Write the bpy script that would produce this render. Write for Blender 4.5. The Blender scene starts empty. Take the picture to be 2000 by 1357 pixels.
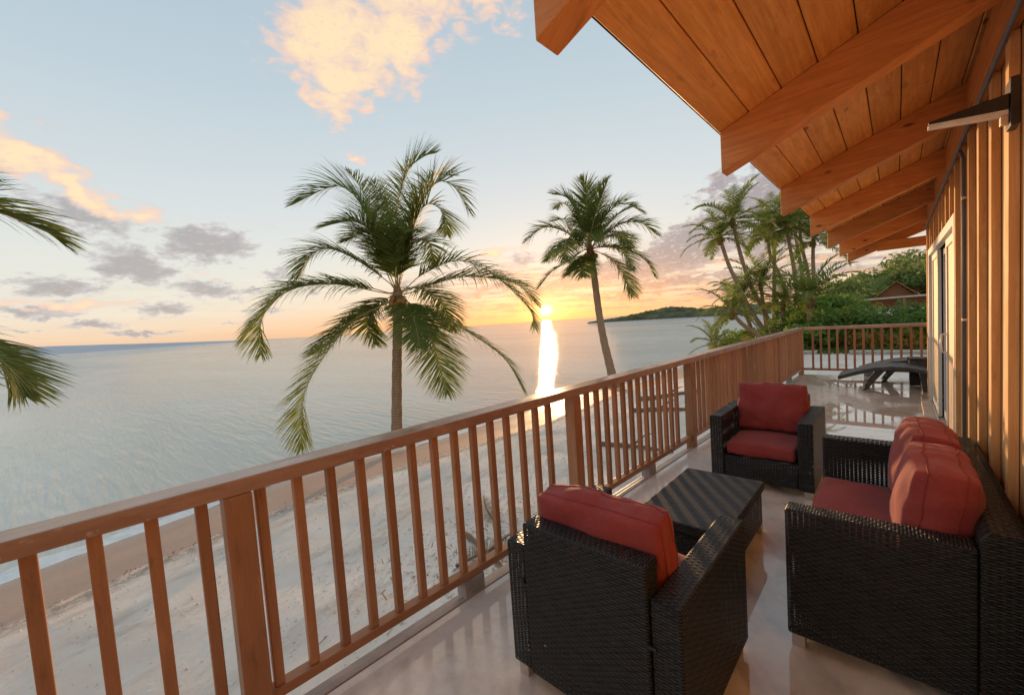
import bpy, math, random
from mathutils import Vector, Matrix, noise
random.seed(7)
R = math.radians
sc = bpy.context.scene
col = sc.collection

# ------------------------------------------------------------------ camera
cam_d = bpy.data.cameras.new('camera'); cam = bpy.data.objects.new('camera', cam_d); col.objects.link(cam)
cam_d.sensor_width = 36.0; cam_d.lens = 810.0 / 2000.0 * 36.0
cam_d.clip_start = 0.05; cam_d.clip_end = 90000
cr = (0.73262609, 0.67727746, -0.06748522); cu = (0.00969565, 0.08875596, 0.99600621); cf = (-0.68056227, 0.73035445, -0.05845829)
cam.matrix_world = Matrix(((cr[0], cu[0], -cf[0], 0), (cr[1], cu[1], -cf[1], 0), (cr[2], cu[2], -cf[2], 1.5894), (0, 0, 0, 1)))
sc.camera = cam

# ------------------------------------------------------------------ render settings and exposure
sc.render.engine = 'CYCLES'
sc.cycles.use_denoising = True
sc.cycles.max_bounces = 8; sc.cycles.diffuse_bounces = 5; sc.cycles.glossy_bounces = 4
sc.cycles.transparent_max_bounces = 12
sc.cycles.sample_clamp_indirect = 4.0
sc.view_settings.view_transform = 'Standard'; sc.view_settings.look = 'None'
sc.view_settings.exposure = 0.40; sc.view_settings.gamma = 1.0; sc.view_settings.use_curve_mapping = False

# ------------------------------------------------------------------ node helper
class NT:
    def __init__(s, tree): s.t = tree; s.n = tree.nodes; s.l = tree.links
    def new(s, typ, **kw):
        nd = s.n.new(typ)
        for k, v in kw.items(): setattr(nd, k, v)
        return nd
    def put(s, nd, key, val):
        if val is None: return
        if hasattr(val, 'links') or isinstance(val, bpy.types.NodeSocket): s.l.new(val, nd.inputs[key])
        else: nd.inputs[key].default_value = val
    def math(s, op, a, b=None, c=None, clamp=False):
        nd = s.new('ShaderNodeMath', operation=op, use_clamp=clamp)
        s.put(nd, 0, a); s.put(nd, 1, b); s.put(nd, 2, c)
        return nd.outputs[0]
    def vmath(s, op, a, b=None, out=0):
        nd = s.new('ShaderNodeVectorMath', operation=op); s.put(nd, 0, a); s.put(nd, 1, b)
        return nd.outputs[out]
    def mix(s, f, a, b, blend='MIX'):
        nd = s.new('ShaderNodeMix', data_type='RGBA', blend_type=blend); nd.clamp_factor = True
        s.put(nd, 0, f); s.put(nd, 6, a); s.put(nd, 7, b)
        return nd.outputs[2]
    def maprange(s, v, a, b, c=0.0, d=1.0, smooth=True):
        nd = s.new('ShaderNodeMapRange', interpolation_type='SMOOTHSTEP' if smooth else 'LINEAR')
        s.put(nd, 0, v); s.put(nd, 1, a); s.put(nd, 2, b); s.put(nd, 3, c); s.put(nd, 4, d)
        return nd.outputs[0]
    def noise(s, vec, scale, detail=4, rough=0.55, dist=0.0, out=0):
        nd = s.new('ShaderNodeTexNoise'); s.put(nd, 'Vector', vec); nd.inputs['Scale'].default_value = scale
        nd.inputs['Detail'].default_value = detail; nd.inputs['Roughness'].default_value = rough; nd.inputs['Distortion'].default_value = dist
        return nd.outputs[out]
    def mapping(s, vec, loc=(0, 0, 0), rot=(0, 0, 0), scale=(1, 1, 1), typ='POINT'):
        nd = s.new('ShaderNodeMapping', vector_type=typ); s.put(nd, 0, vec)
        nd.inputs['Location'].default_value = loc; nd.inputs['Rotation'].default_value = rot; nd.inputs['Scale'].default_value = scale
        return nd.outputs[0]
    def ramp(s, v, stops):
        nd = s.new('ShaderNodeValToRGB'); s.put(nd, 0, v); e = nd.color_ramp.elements
        while len(e) < len(stops): e.new(0.5)
        for i, (p, c) in enumerate(stops): e[i].position = p; e[i].color = (c[0], c[1], c[2], 1)
        return nd.outputs[0]
    def bump(s, h, strength, dist, normal=None):
        nd = s.new('ShaderNodeBump'); nd.inputs['Strength'].default_value = strength; nd.inputs['Distance'].default_value = dist
        s.put(nd, 'Height', h)
        if normal is not None: s.l.new(normal, nd.inputs['Normal'])
        return nd.outputs[0]
def C4(c): return (c[0], c[1], c[2], 1.0)

# ------------------------------------------------------------------ world: evening sky with clouds
SUN_AZ, SUN_EL = -38.0, 1.43            # degrees: azimuth from +Y (negative = towards -X), elevation
w = bpy.data.worlds.new('World'); sc.world = w; w.use_nodes = True
N = NT(w.node_tree); N.n.clear()
tc = N.new('ShaderNodeTexCoord'); D = tc.outputs['Generated']
sep = N.new('ShaderNodeSeparateXYZ'); N.l.new(D, sep.inputs[0])
DEG = 180 / math.pi
az = N.math('MULTIPLY', N.math('ARCTAN2', sep.outputs[0], sep.outputs[1]), DEG)
el = N.math('MULTIPLY', N.math('ARCSINE', sep.outputs[2]), DEG)
comb = N.new('ShaderNodeCombineXYZ'); N.l.new(az, comb.inputs[0]); N.l.new(el, comb.inputs[1]); AE = comb.outputs[0]
elp = N.math('MAXIMUM', el, 0.0)
base = N.ramp(N.math('DIVIDE', elp, 60.0), [
    (0.0, (.84, .57, .38)), (.022, (.87, .66, .47)), (.055, (.84, .75, .62)), (.12, (.76, .76, .70)),
    (.25, (.65, .70, .71)), (.45, (.50, .60, .67)), (.7, (.39, .50, .59)), (1.0, (.32, .43, .53))])
base2 = N.ramp(N.math('DIVIDE', elp, 60.0), [     # towards the sun the low sky is paler and yellower
    (0.0, (.88, .50, .23)), (.026, (.89, .57, .33)), (.07, (.84, .69, .52)), (.14, (.76, .74, .67)),
    (.25, (.66, .70, .71)), (.45, (.52, .615, .67)), (.7, (.40, .51, .60)), (1.0, (.32, .43, .53))])
dsun = N.math('ABSOLUTE', N.math('SUBTRACT', az, SUN_AZ))
sky = N.mix(N.maprange(dsun, 8.0, 48.0, 1.0, 0.0), base, base2)
# glow about the sun
def glow(wa, we, e0=SUN_EL):
    v = N.mapping(AE, loc=(SUN_AZ, e0, 0), scale=(wa, we, 1), typ='TEXTURE')
    d = N.vmath('LENGTH', v, out=1)
    return N.math('EXPONENT', N.math('MULTIPLY', N.math('MULTIPLY', d, d), -1.0))
# noise fields
wn = N.noise(N.mapping(AE, scale=(1, 1.9, 1)), 0.42, 5, 0.6, out=1)
warp = N.vmath('MULTIPLY', N.vmath('SUBTRACT', wn, (0.5, 0.5, 0.5)), (5.5, 3.0, 0))
AEw = N.vmath('ADD', AE, warp)
nd1 = N.noise(N.mapping(AE, scale=(1, 2.0, 1)), 0.55, 8, 0.56)
nd2 = N.noise(N.mapping(AE, loc=(13, 7, 0), scale=(1, 2.0, 1)), 1.3, 6, 0.6)
def field(blobs):
    acc = None
    for (a, e, wa, we, rot, amp) in blobs:
        v = N.mapping(AEw, loc=(a, e, 0), rot=(0, 0, R(rot)), scale=(wa, we, 1), typ='TEXTURE')
        f = N.math('MULTIPLY', N.math('SUBTRACT', 1.0, N.vmath('LENGTH', v, out=1)), amp)
        acc = f if acc is None else N.math('MAXIMUM', acc, f)
    return N.math('MAXIMUM', acc, -1.0)
peach = [(-63.5, 33, 8.0, 6.0, 20, 1.25), (-62.5, 28.8, 6.5, 3.6, 8, 1.2), (-55.5, 33, 7.5, 5.5, 25, 1.2), (-63.2, 25.6, 3.0, 1.9, 0, .8),
         (-52, 39, 15, 6.0, 0, 1.1), (-43.5, 37.5, 8.5, 3.0, 0, .7), (-67, 41, 14, 5, 0, 1.0),
         (-91.0, 17.4, 4.4, 2.6, -25, 1.1), (-87.6, 15.0, 4.4, 1.6, -35, 1.1), (-84.0, 13.7, 3.6, 1.1, -5, .7), (-97, 20, 8, 3, -10, 1),
         (-79, 7.6, 2.0, .6, 0, .5), (-61.9, 20.9, 1.8, 1.0, 0, .7), (-45.5, 9.4, 5.0, .9, 10, .85), (-72.9, 13.3, 1.1, .5, 0, .35),
         (-91, 4.6, 7, .6, 0, .6), (-41, 34, 2.0, .8, 0, .4)]
grey = [(-87.6, 12.7, 6.0, 2.0, -15, 1.0), (-78.2, 10.8, 5.6, 2.5, 5, 1.35), (-84.4, 8.3, 4.2, 2.4, -20, 1.3), (-78.6, 5.9, 4.8, 1.5, -10, 1.0),
        (-89.8, 6.3, 4.2, 1.5, 0, .95), (-82.2, 3.9, 3.4, 1.1, 5, .9), (-91.6, 4.0, 5.0, .8, 0, .9), (-88.2, 2.7, 3.2, .5, 0, .8),
        (-71.5, 7.9, 3.0, .9, 0, .75), (-74.5, 5.6, 2.4, .6, 0, .7), (-99, 9, 6, 2, 0, .9), (-68, 5.2, 1.8, .6, 0, .8), (-64, 3.2, 2.6, .45, 0, .75), (-84.5, 1.8, 4.5, .4, 0, .8), (-93, 2.2, 2.5, .4, 0, .8), (-76, 2.1, 3.0, .35, 0, .75), (-56.5, 6.3, 2.6, .9, 5, .8), (-59, 2.2, 5, .4, 0, .7), (-70.5, 10.3, 1.4, .5, 0, .6), (-31, 9.5, 2.5, .8, 10, .7), (-73.5, 3.4, 3.0, .5, 0, .6),
        (-40.8, 8.5, 2.4, 1.3, 0, .9), (-19, 8.2, 9.5, 3.4, 20, 1.6), (-12.5, 11.8, 8.5, 3.4, 25, 1.35), (-16, 14.5, 4, 1.6, 30, .7), (-28, 6.6, 5, 1.4, 10, 1.0), (-24, 5.9, 9.5, 1.1, 8, 1.0),
        (-10, 7.6, 9, 2.2, 0, 1.1), (-35, 5.0, 8.5, 1.1, 10, 1.0), (-21, 4.0, 11, .7, 3, .9), (-9, 3.6, 10, .7, 0, .8), (-27, 2.6, 8, .5, 0, .8),
        (-12, 2.0, 10, .5, 0, .8), (-46.5, 4.6, 4.5, .9, 8, .8), (-50, 3.3, 4, .5, 0, .7), (12, 10, 14, 3, 0, .9), (50, 9, 16, 3, 0, .9),
        (110, 7, 22, 3, 0, .9), (165, 9, 14, 3, 0, .9), (-140, 8, 18, 3, 0, .9)]
fp = field(peach); fg = field(grey)
nterm = N.math('MULTIPLY', N.math('SUBTRACT', nd1, 0.5), 1.55)
nterm2 = N.math('MULTIPLY', N.math('SUBTRACT', nd2, 0.5), 0.8)
nn = N.math('ADD', nterm, nterm2)
nsoft = N.math('MULTIPLY', N.math('SUBTRACT', N.noise(N.mapping(AE, loc=(2, 9, 0), scale=(1, 1.8, 1)), .38, 6, .5, .5), .5), 2.2)
mp = N.maprange(N.math('ADD', fp, nsoft), -0.05, 0.62)
mg = N.maprange(N.math('ADD', fg, N.math('MULTIPLY', nn, 1.0)), 0.10, 0.46)
# thin high streaks near the sun's side of the horizon
st = N.noise(N.mapping(AE, loc=(3, 0, 0), rot=(0, 0, R(-2)), scale=(.11, 1.5, 1)), 1.0, 6, 0.65)
stm = N.math('MULTIPLY', N.maprange(st, .40, .58), N.math('MULTIPLY', N.maprange(el, .3, 1.2), N.maprange(el, 5.0, 10.5, 1, 0)))
stm = N.math('MULTIPLY', stm, N.maprange(az, -64, -40, .08, 1.0))
lowwarm = N.maprange(el, 1.5, 9.0, 1.0, 0.0)
nears = N.maprange(dsun, 4, 34, 1.0, 0.0)
stcol = N.mix(N.maprange(nd1, .38, .62), C4((.36, .26, .30)), C4((.84, .47, .27)))
sky = N.mix(N.math('MULTIPLY', stm, .85), sky, stcol)
# grey clouds: cool body, lighter ragged edge, warm belly near the sun
gb = N.mix(N.maprange(N.math('ADD', fg, nn), .18, .85), C4((.64, .62, .62)), C4((.395, .37, .385)))
gb = N.mix(N.maprange(az, -45, -28, 0, .6), gb, C4((.27, .215, .26)))
gb = N.mix(N.math('MULTIPLY', N.math('MULTIPLY', nears, lowwarm), .75), gb, C4((.78, .38, .20)))
gb = N.mix(N.math('MULTIPLY', N.maprange(nd2, .52, .68), N.maprange(dsun, 6, 60, .5, .1)), gb, C4((.93, .72, .52)))
sky = N.mix(N.math('MULTIPLY', mg, .90), sky, gb)
pf = N.math('ADD', fp, N.math('ADD', N.math('MULTIPLY', nsoft, .75), N.math('MULTIPLY', nn, .25)))
pcore = N.mix(N.maprange(pf, .0, .38), C4((.62, .58, .62)), C4((.90, .63, .50)))
pcore = N.mix(N.maprange(pf, .35, .95), pcore, C4((1.04, .78, .46)))
pcore = N.mix(N.maprange(nd2, .54, .72, 0, .5), pcore, C4((.72, .58, .56)))
sky = N.mix(N.math('MULTIPLY', mp, .88), sky, pcore)
g1 = glow(15, 2.6, 1.2); g2 = glow(4.5, 1.9, 1.6); g3 = glow(2.1, 1.25); g4 = glow(.62, .5)
add = N.mix(1.0, N.mix(g1, C4((0, 0, 0)), C4((.08, .015, 0))), N.mix(g2, C4((0, 0, 0)), C4((.36, .17, .0))), 'ADD')
nd = add.node; nd.clamp_result = False
def addc(a, b):
    m = N.mix(1.0, a, b, 'ADD'); m.node.clamp_result = False; return m
sky = addc(sky, add)
sky = addc(sky, N.mix(g3, C4((0, 0, 0)), C4((.75, .52, .16))))
sky = addc(sky, N.mix(g4, C4((0, 0, 0)), C4((4, 3.0, 1.7))))
# the physical sky lies under the graded one
nish = N.new('ShaderNodeTexSky', sky_type='NISHITA'); nish.sun_disc = False
nish.sun_elevation = R(SUN_EL); nish.sun_rotation = R(SUN_AZ); nish.altitude = 0
nsc = N.vmath('MULTIPLY', nish.outputs[0], (.03, .03, .03))
sky = addc(sky, nsc)
bg = N.new('ShaderNodeBackground'); N.l.new(sky, bg.inputs[0]); bg.inputs[1].default_value = 0.775
wo = N.new('ShaderNodeOutputWorld'); N.l.new(bg.outputs[0], wo.inputs[0])
w.cycles.sampling_method = 'MANUAL'; w.cycles.sample_map_resolution = 2048

# ------------------------------------------------------------------ sun
sl = bpy.data.lights.new('sun', 'SUN'); sun = bpy.data.objects.new('sun', sl); col.objects.link(sun)
sl.energy = 3.0; sl.angle = R(0.9); sl.color = (1.0, .60, .29)
sd = Vector((math.sin(R(SUN_AZ)) * math.cos(R(SUN_EL)), math.cos(R(SUN_AZ)) * math.cos(R(SUN_EL)), math.sin(R(SUN_EL))))
sun.rotation_euler = sd.to_track_quat('Z', 'Y').to_euler()

# ------------------------------------------------------------------ materials
def newmat(name):
    m = bpy.data.materials.new(name); m.use_nodes = True
    n = NT(m.node_tree); p = n.n['Principled BSDF']
    return m, n, p
def wood(name, c1, c2, rough=.6, knots=0.0, grain=1.0, spec=.35, wet=0.0, bumps=.25):
    """stained timber: UV in metres with u along the grain, every piece offset by its own random number"""
    m, n, p = newmat(name)
    uv = n.new('ShaderNodeTexCoord').outputs['UV']; oi = n.new('ShaderNodeObjectInfo')
    off = n.new('ShaderNodeCombineXYZ'); n.l.new(n.math('MULTIPLY', oi.outputs['Random'], 37.0), off.inputs[0]); n.l.new(n.math('MULTIPLY', oi.outputs['Random'], 91.0), off.inputs[1])
    v = n.vmath('ADD', uv, off.outputs[0])
    g = n.noise(n.mapping(v, scale=(1.3, 24 * grain, 1)), 1.6, 5, .6, .6)
    g2 = n.noise(n.mapping(v, scale=(5, 140, 1)), 1.0, 3, .6)
    big = n.noise(v, 2.2, 3, .5)
    c = n.mix(n.maprange(g, .32, .7), C4(c1), C4(c2))
    c = n.mix(n.maprange(g2, .35, .8, 0, .4), c, C4([x * .6 for x in c1]))
    c = n.mix(n.maprange(big, .3, .75, 0, .45), c, C4([x * .72 for x in c2]))
    var = n.maprange(oi.outputs['Random'], 0, 1, .84, 1.14, False)
    mul = n.vmath('SCALE', c); n.l.new(var, mul.node.inputs['Scale']); c = mul
    st_ = n.noise(n.mapping(v, scale=(1, 3, 1)), 4.5, 6, .7)
    c = n.mix(n.maprange(st_, .54, .72, 0, .5), c, C4([x * .45 for x in c1])); c = n.mix(n.maprange(st_, .46, .30, 0, .35), c, C4([min(1, x * 1.5) for x in c2]))
    if knots:
        vo = n.new('ShaderNodeTexVoronoi', feature='F1'); n.put(vo, 'Vector', n.mapping(v, scale=(1, 2.2, 1))); vo.inputs['Scale'].default_value = 3.2
        kd = n.math('ADD', vo.outputs['Distance'], n.math('MULTIPLY', n.math('SUBTRACT', g, .5), .10))
        k = n.maprange(kd, .05, .13, knots, 0)
        c = n.mix(k, c, C4((.07, .022, .008)))
    rg = n.maprange(big, .35, .7, rough - .12, rough + .08)
    if wet:
        wm = n.noise(n.mapping(v, scale=(1, 5, 1)), 1.5, 5, .65)
        wv = n.maprange(wm, .47, .60)
        rg = n.mix(wv, rg, C4((.13,) * 3))
        c = n.mix(n.math('MULTIPLY', wv, .35), c, C4([x * .55 for x in c1]))
        pe = n.noise(v, 30, 4, .6); pm = n.math('MULTIPLY', n.maprange(pe, .60, .66), n.maprange(wm, .52, .60))
        c = n.mix(n.math('MULTIPLY', pm, .55), c, C4((.62, .52, .45)))
    n.put(p, 'Base Color', c); n.put(p, 'Roughness', rg); p.inputs['Specular IOR Level'].default_value = spec
    h = n.math('ADD', n.math('MULTIPLY', g2, .6), g)
    n.l.new(n.bump(h, bumps, .004), p.inputs['Normal'])
    return m
def plain(name, c, rough=.5, metal=0.0, spec=.5, nscale=6.0, var=.12, bumps=0.0):
    m, n, p = newmat(name)
    o = n.new('ShaderNodeTexCoord').outputs['Object']; f = n.noise(o, nscale, 5, .6)
    cc = n.mix(n.maprange(f, .3, .7), C4([x * (1 - var) for x in c]), C4([min(1, x * (1 + var)) for x in c]))
    n.put(p, 'Base Color', cc); p.inputs['Roughness'].default_value = rough; p.inputs['Metallic'].default_value = metal
    p.inputs['Specular IOR Level'].default_value = spec
    if bumps: n.l.new(n.bump(n.noise(o, nscale * 12, 4, .6), bumps, .003), p.inputs['Normal'])
    return m
M = {}
M['rail'] = wood('rail_paint', (.38, .178, .082), (.43, .21, .10), .5, grain=.7, spec=.4, bumps=.10)
M['railcap'] = wood('rail_cap_paint', (.46, .26, .17), (.52, .31, .21), .34, grain=.7, spec=.6, wet=1, bumps=.12)
M['rafter'] = wood('rafter_stain', (.58, .225, .06), (.78, .34, .10), .5, knots=.8, spec=.4, bumps=.15)
M['plank'] = wood('ceiling_plank_stain', (.64, .30, .08), (.88, .46, .15), .5, knots=.75, spec=.35, bumps=.12)
M['wall'] = wood('wall_board_stain', (.76, .45, .19), (.86, .55, .26), .68, grain=.8, spec=.25, bumps=.6)
M['batten'] = wood('batten_stain', (.70, .38, .15), (.84, .50, .22), .68, grain=.8, spec=.25, bumps=.6)
M['white'] = plain('white_vinyl', (.70, .68, .64), .4, var=.04)
M['roofing'] = plain('roofing_felt', (.06, .05, .055), .9)
M['dark'] = plain('dark_interior', (.03, .028, .026), .8)
M['conduit'] = plain('grey_conduit', (.13, .13, .16), .45)
M['steel'] = plain('brushed_steel', (.62, .58, .54), .35, metal=.85, var=.06)
M['black'] = plain('black_plastic', (.018, .018, .02), .4)
M['lampstrip'] = plain('frosted_panel', (.72, .73, .69), .25, var=.15, nscale=14)
M['curtain'] = plain('cream_curtain', (.66, .50, .30), .9, var=.06)
M['shingle'] = wood('cottage_roof', (.50, .18, .08), (.62, .26, .12), .8, spec=.2)
M['cottage'] = wood('cottage_siding', (.32, .14, .08), (.42, .19, .10), .8, spec=.2)
M['cream'] = plain('cream_trim', (.55, .45, .36), .6)
M['curb'] = plain('weathered_concrete', (.34, .32, .31), .85, var=.3)
M['driftwood'] = wood('driftwood', (.16, .11, .08), (.26, .19, .14), .85, spec=.2)
M['stone'] = plain('coral_stone', (.74, .67, .62), .9, var=.25, nscale=9, bumps=.5)
M['coconut'] = plain('coconut_husk', (.34, .17, .04), .6, var=.3)

def wicker(name, base, holes=True, cw=.022, rh=.0115, rough=.38, bd=.005):
    m, n, p = newmat(name)
    uv = n.new('ShaderNodeTexCoord').outputs['UV']; s = n.new('ShaderNodeSeparateXYZ'); n.l.new(uv, s.inputs[0])
    u = n.math('DIVIDE', s.outputs[0], cw); v = n.math('DIVIDE', s.outputs[1], rh)
    j = n.math('FLOOR', v)
    ph = n.math('MULTIPLY', n.math('ADD', u, j), math.pi)
    over = n.math('ADD', n.math('MULTIPLY', n.math('COSINE', ph), .5), .5)
    sv = n.math('ABSOLUTE', n.math('SINE', n.math('MULTIPLY', v, math.pi)))
    rowh = n.math('POWER', sv, .6)
    h = n.math('MULTIPLY', rowh, n.math('ADD', .30, n.math('MULTIPLY', over, .70)))
    cell = n.new('ShaderNodeTexWhiteNoise', noise_dimensions='2D')
    cv = n.new('ShaderNodeCombineXYZ'); n.l.new(n.math('FLOOR', n.math('MULTIPLY', n.math('ADD', u, j), .5)), cv.inputs[0]); n.l.new(j, cv.inputs[1]); n.l.new(cv.outputs[0], cell.inputs['Vector'])
    c = n.mix(n.maprange(h, .18, .6), C4([x * .12 for x in base]), C4(base))
    c = n.mix(n.math('MULTIPLY', cell.outputs['Value'], .35), c, C4((base[0] * 2.6, base[1] * 2.5, base[2] * 2.3)))
    n.put(p, 'Base Color', c); n.put(p, 'Roughness', n.maprange(h, .1, .8, rough + .2, rough))
    p.inputs['Specular IOR Level'].default_value = .38
    n.l.new(n.bump(h, 1.0, bd), p.inputs['Normal'])
    if holes:
        hole = n.math('MULTIPLY', n.math('LESS_THAN', sv, .42), n.math('LESS_THAN', n.math('ABSOLUTE', n.math('SUBTRACT', over, .5)), .36))
        tr = n.new('ShaderNodeBsdfTransparent'); mx = n.new('ShaderNodeMixShader')
        n.l.new(hole, mx.inputs[0]); n.l.new(p.outputs[0], mx.inputs[1]); n.l.new(tr.outputs[0], mx.inputs[2])
        n.l.new(mx.outputs[0], n.n['Material Output'].inputs[0])
    return m
M['wicker'] = wicker('black_wicker', (.019, .022, .023))
M['wicker_top'] = wicker('black_wicker_tabletop', (.030, .031, .032), False, .024, .0115, .50, .0010)
M['wicker_far'] = wicker('dark_grey_wicker', (.07, .08, .09), False, .03, .012, .45)

M['panel'] = plain('tan_door_panel', (.80, .52, .25), .5, var=.05)

def fabric():
    m, n, p = newmat('red_canvas')
    o = n.new('ShaderNodeTexCoord').outputs['Object']
    f = n.noise(o, 5, 4, .6); f2 = n.noise(o, 260, 2, .5); f3 = n.noise(o, 60, 3, .6)
    c = n.mix(n.maprange(f, .3, .7), C4((.28, .046, .042)), C4((.35, .062, .054)))
    c = n.mix(n.maprange(f3, .4, .75, 0, .3), c, C4((.38, .095, .07)))
    n.put(p, 'Base Color', c); p.inputs['Roughness'].default_value = .85; p.inputs['Specular IOR Level'].default_value = .25
    p.inputs['Sheen Weight'].default_value = .12
    n.l.new(n.bump(f2, .35, .0012), p.inputs['Normal'])
    return m
M['fabric'] = fabric()
M['seam'] = plain('red_piping', (.27, .04, .03), .85, var=.1)

def leafmat(name, c1, c2, trans=.35, rough=.6):
    m, n, p = newmat(name)
    oi = n.new('ShaderNodeObjectInfo'); ge = n.new('ShaderNodeNewGeometry')
    f = n.noise(ge.outputs['Position'], 1.7, 3, .6)
    rnd = n.math('ADD', n.math('MULTIPLY', ge.outputs['Random Per Island'], .65), n.math('MULTIPLY', oi.outputs['Random'], .35))
    c = n.mix(rnd, C4(c1), C4(c2)); c = n.mix(n.maprange(f, .35, .7, 0, .4), c, C4([x * .6 for x in c1]))
    n.put(p, 'Base Color', c); p.inputs['Roughness'].default_value = rough; p.inputs['Specular IOR Level'].default_value = .35
    t = n.new('ShaderNodeBsdfTranslucent'); n.l.new(n.mix(.5, c, C4([min(1, x * 1.9) for x in c2])), t.inputs[0])
    mx = n.new('ShaderNodeMixShader'); mx.inputs[0].default_value = trans
    n.l.new(p.outputs[0], mx.inputs[1]); n.l.new(t.outputs[0], mx.inputs[2]); n.l.new(mx.outputs[0], n.n['Material Output'].inputs[0])
    return m
M['palm'] = leafmat('palm_leaf', (.11, .145, .028), (.19, .215, .045), .42)
M['palm_dark'] = leafmat('palm_leaf_distant', (.13, .175, .032), (.24, .275, .055), .48)
M['rachis'] = plain('palm_rib', (.52, .36, .12), .55, var=.2)
M['bark'] = None
m, n, p = newmat('palm_bark')
o = n.new('ShaderNodeTexCoord').outputs['Object']; s_ = n.new('ShaderNodeSeparateXYZ'); n.l.new(o, s_.inputs[0])
f = n.noise(n.mapping(o, scale=(3, 3, 1)), 4, 5, .65); ringz = n.math('ADD', n.math('MULTIPLY', s_.outputs[2], 62.0), n.math('MULTIPLY', f, 5.0))
ring = n.math('ADD', n.math('MULTIPLY', n.math('SINE', ringz), .5), .5)
c = n.mix(n.maprange(f, .3, .7), C4((.34, .215, .125)), C4((.48, .33, .20))); c = n.mix(n.math('MULTIPLY', ring, .55), c, C4((.20, .12, .07)))
n.put(p, 'Base Color', c); p.inputs['Roughness'].default_value = .85; n.l.new(n.bump(n.math('ADD', ring, f), .7, .012), p.inputs['Normal'])
M['bark'] = m
M['fibre'] = plain('palm_crown_fibre', (.25, .14, .06), .9, var=.4, nscale=20, bumps=.8)
M['leaf_a'] = leafmat('shrub_leaf_bright', (.15, .26, .05), (.26, .38, .08), .5)
M['leaf_b'] = leafmat('shrub_leaf_dark', (.10, .18, .04), (.19, .27, .06), .45)
M['leaf_c'] = leafmat('shrub_leaf_golden', (.26, .20, .045), (.46, .30, .08), .48)
M['leaf_hill'] = leafmat('hill_tree_leaf', (.14, .19, .05), (.23, .28, .085), .45, .7)
M['deadleaf'] = leafmat('dead_frond', (.20, .15, .09), (.34, .27, .18), .2, .8)

def deckmat():
    m, n, p = newmat('wet_coated_concrete')
    ge = n.new('ShaderNodeNewGeometry'); o = ge.outputs['Position']
    a = n.noise(o, 1.1, 6, .6, .4); b = n.noise(n.mapping(o, loc=(5, 2, 0), scale=(1, .6, 1)), .75, 5, .55, .3); fine = n.noise(o, 45, 4, .6)
    mid = n.noise(o, 6, 5, .65)
    c = n.mix(n.maprange(a, .3, .72), C4((.78, .71, .62)), C4((.87, .81, .73)))
    c = n.mix(n.maprange(mid, .40, .70, 0, .5), c, C4((.50, .42, .36)))
    c = n.mix(n.maprange(n.noise(n.mapping(o, scale=(1, .5, 1)), 2.6, 7, .72, .8), .56, .66, 0, .35), c, C4((.42, .34, .28)))
    c = n.mix(n.maprange(fine, .45, .8, 0, .25), c, C4((.60, .54, .48)))
    wet = n.maprange(b, .46, .54)                      # standing water
    c = n.mix(n.math('MULTIPLY', wet, .25), c, C4((.30, .25, .21)))
    rg = n.mix(wet, n.maprange(mid, .3, .7, .16, .36), C4((.02,) * 3))
    n.put(p, 'Base Color', c); n.put(p, 'Roughness', rg); p.inputs['Specular IOR Level'].default_value = .5
    p.inputs['IOR'].default_value = 1.5
    p.inputs['Coat Weight'].default_value = .5; n.put(p, 'Coat Roughness', n.mix(wet, C4((.12,) * 3), C4((.015,) * 3)))
    hh = n.math('MULTIPLY', n.math('ADD', fine, mid), n.math('SUBTRACT', 1.0, wet))
    n.l.new(n.bump(hh, .22, .002), p.inputs['Normal'])
    return m
M['deck'] = deckmat()
M['decktrim'] = plain('deck_edge_trim', (.36, .29, .25), .4, var=.2)

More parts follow.
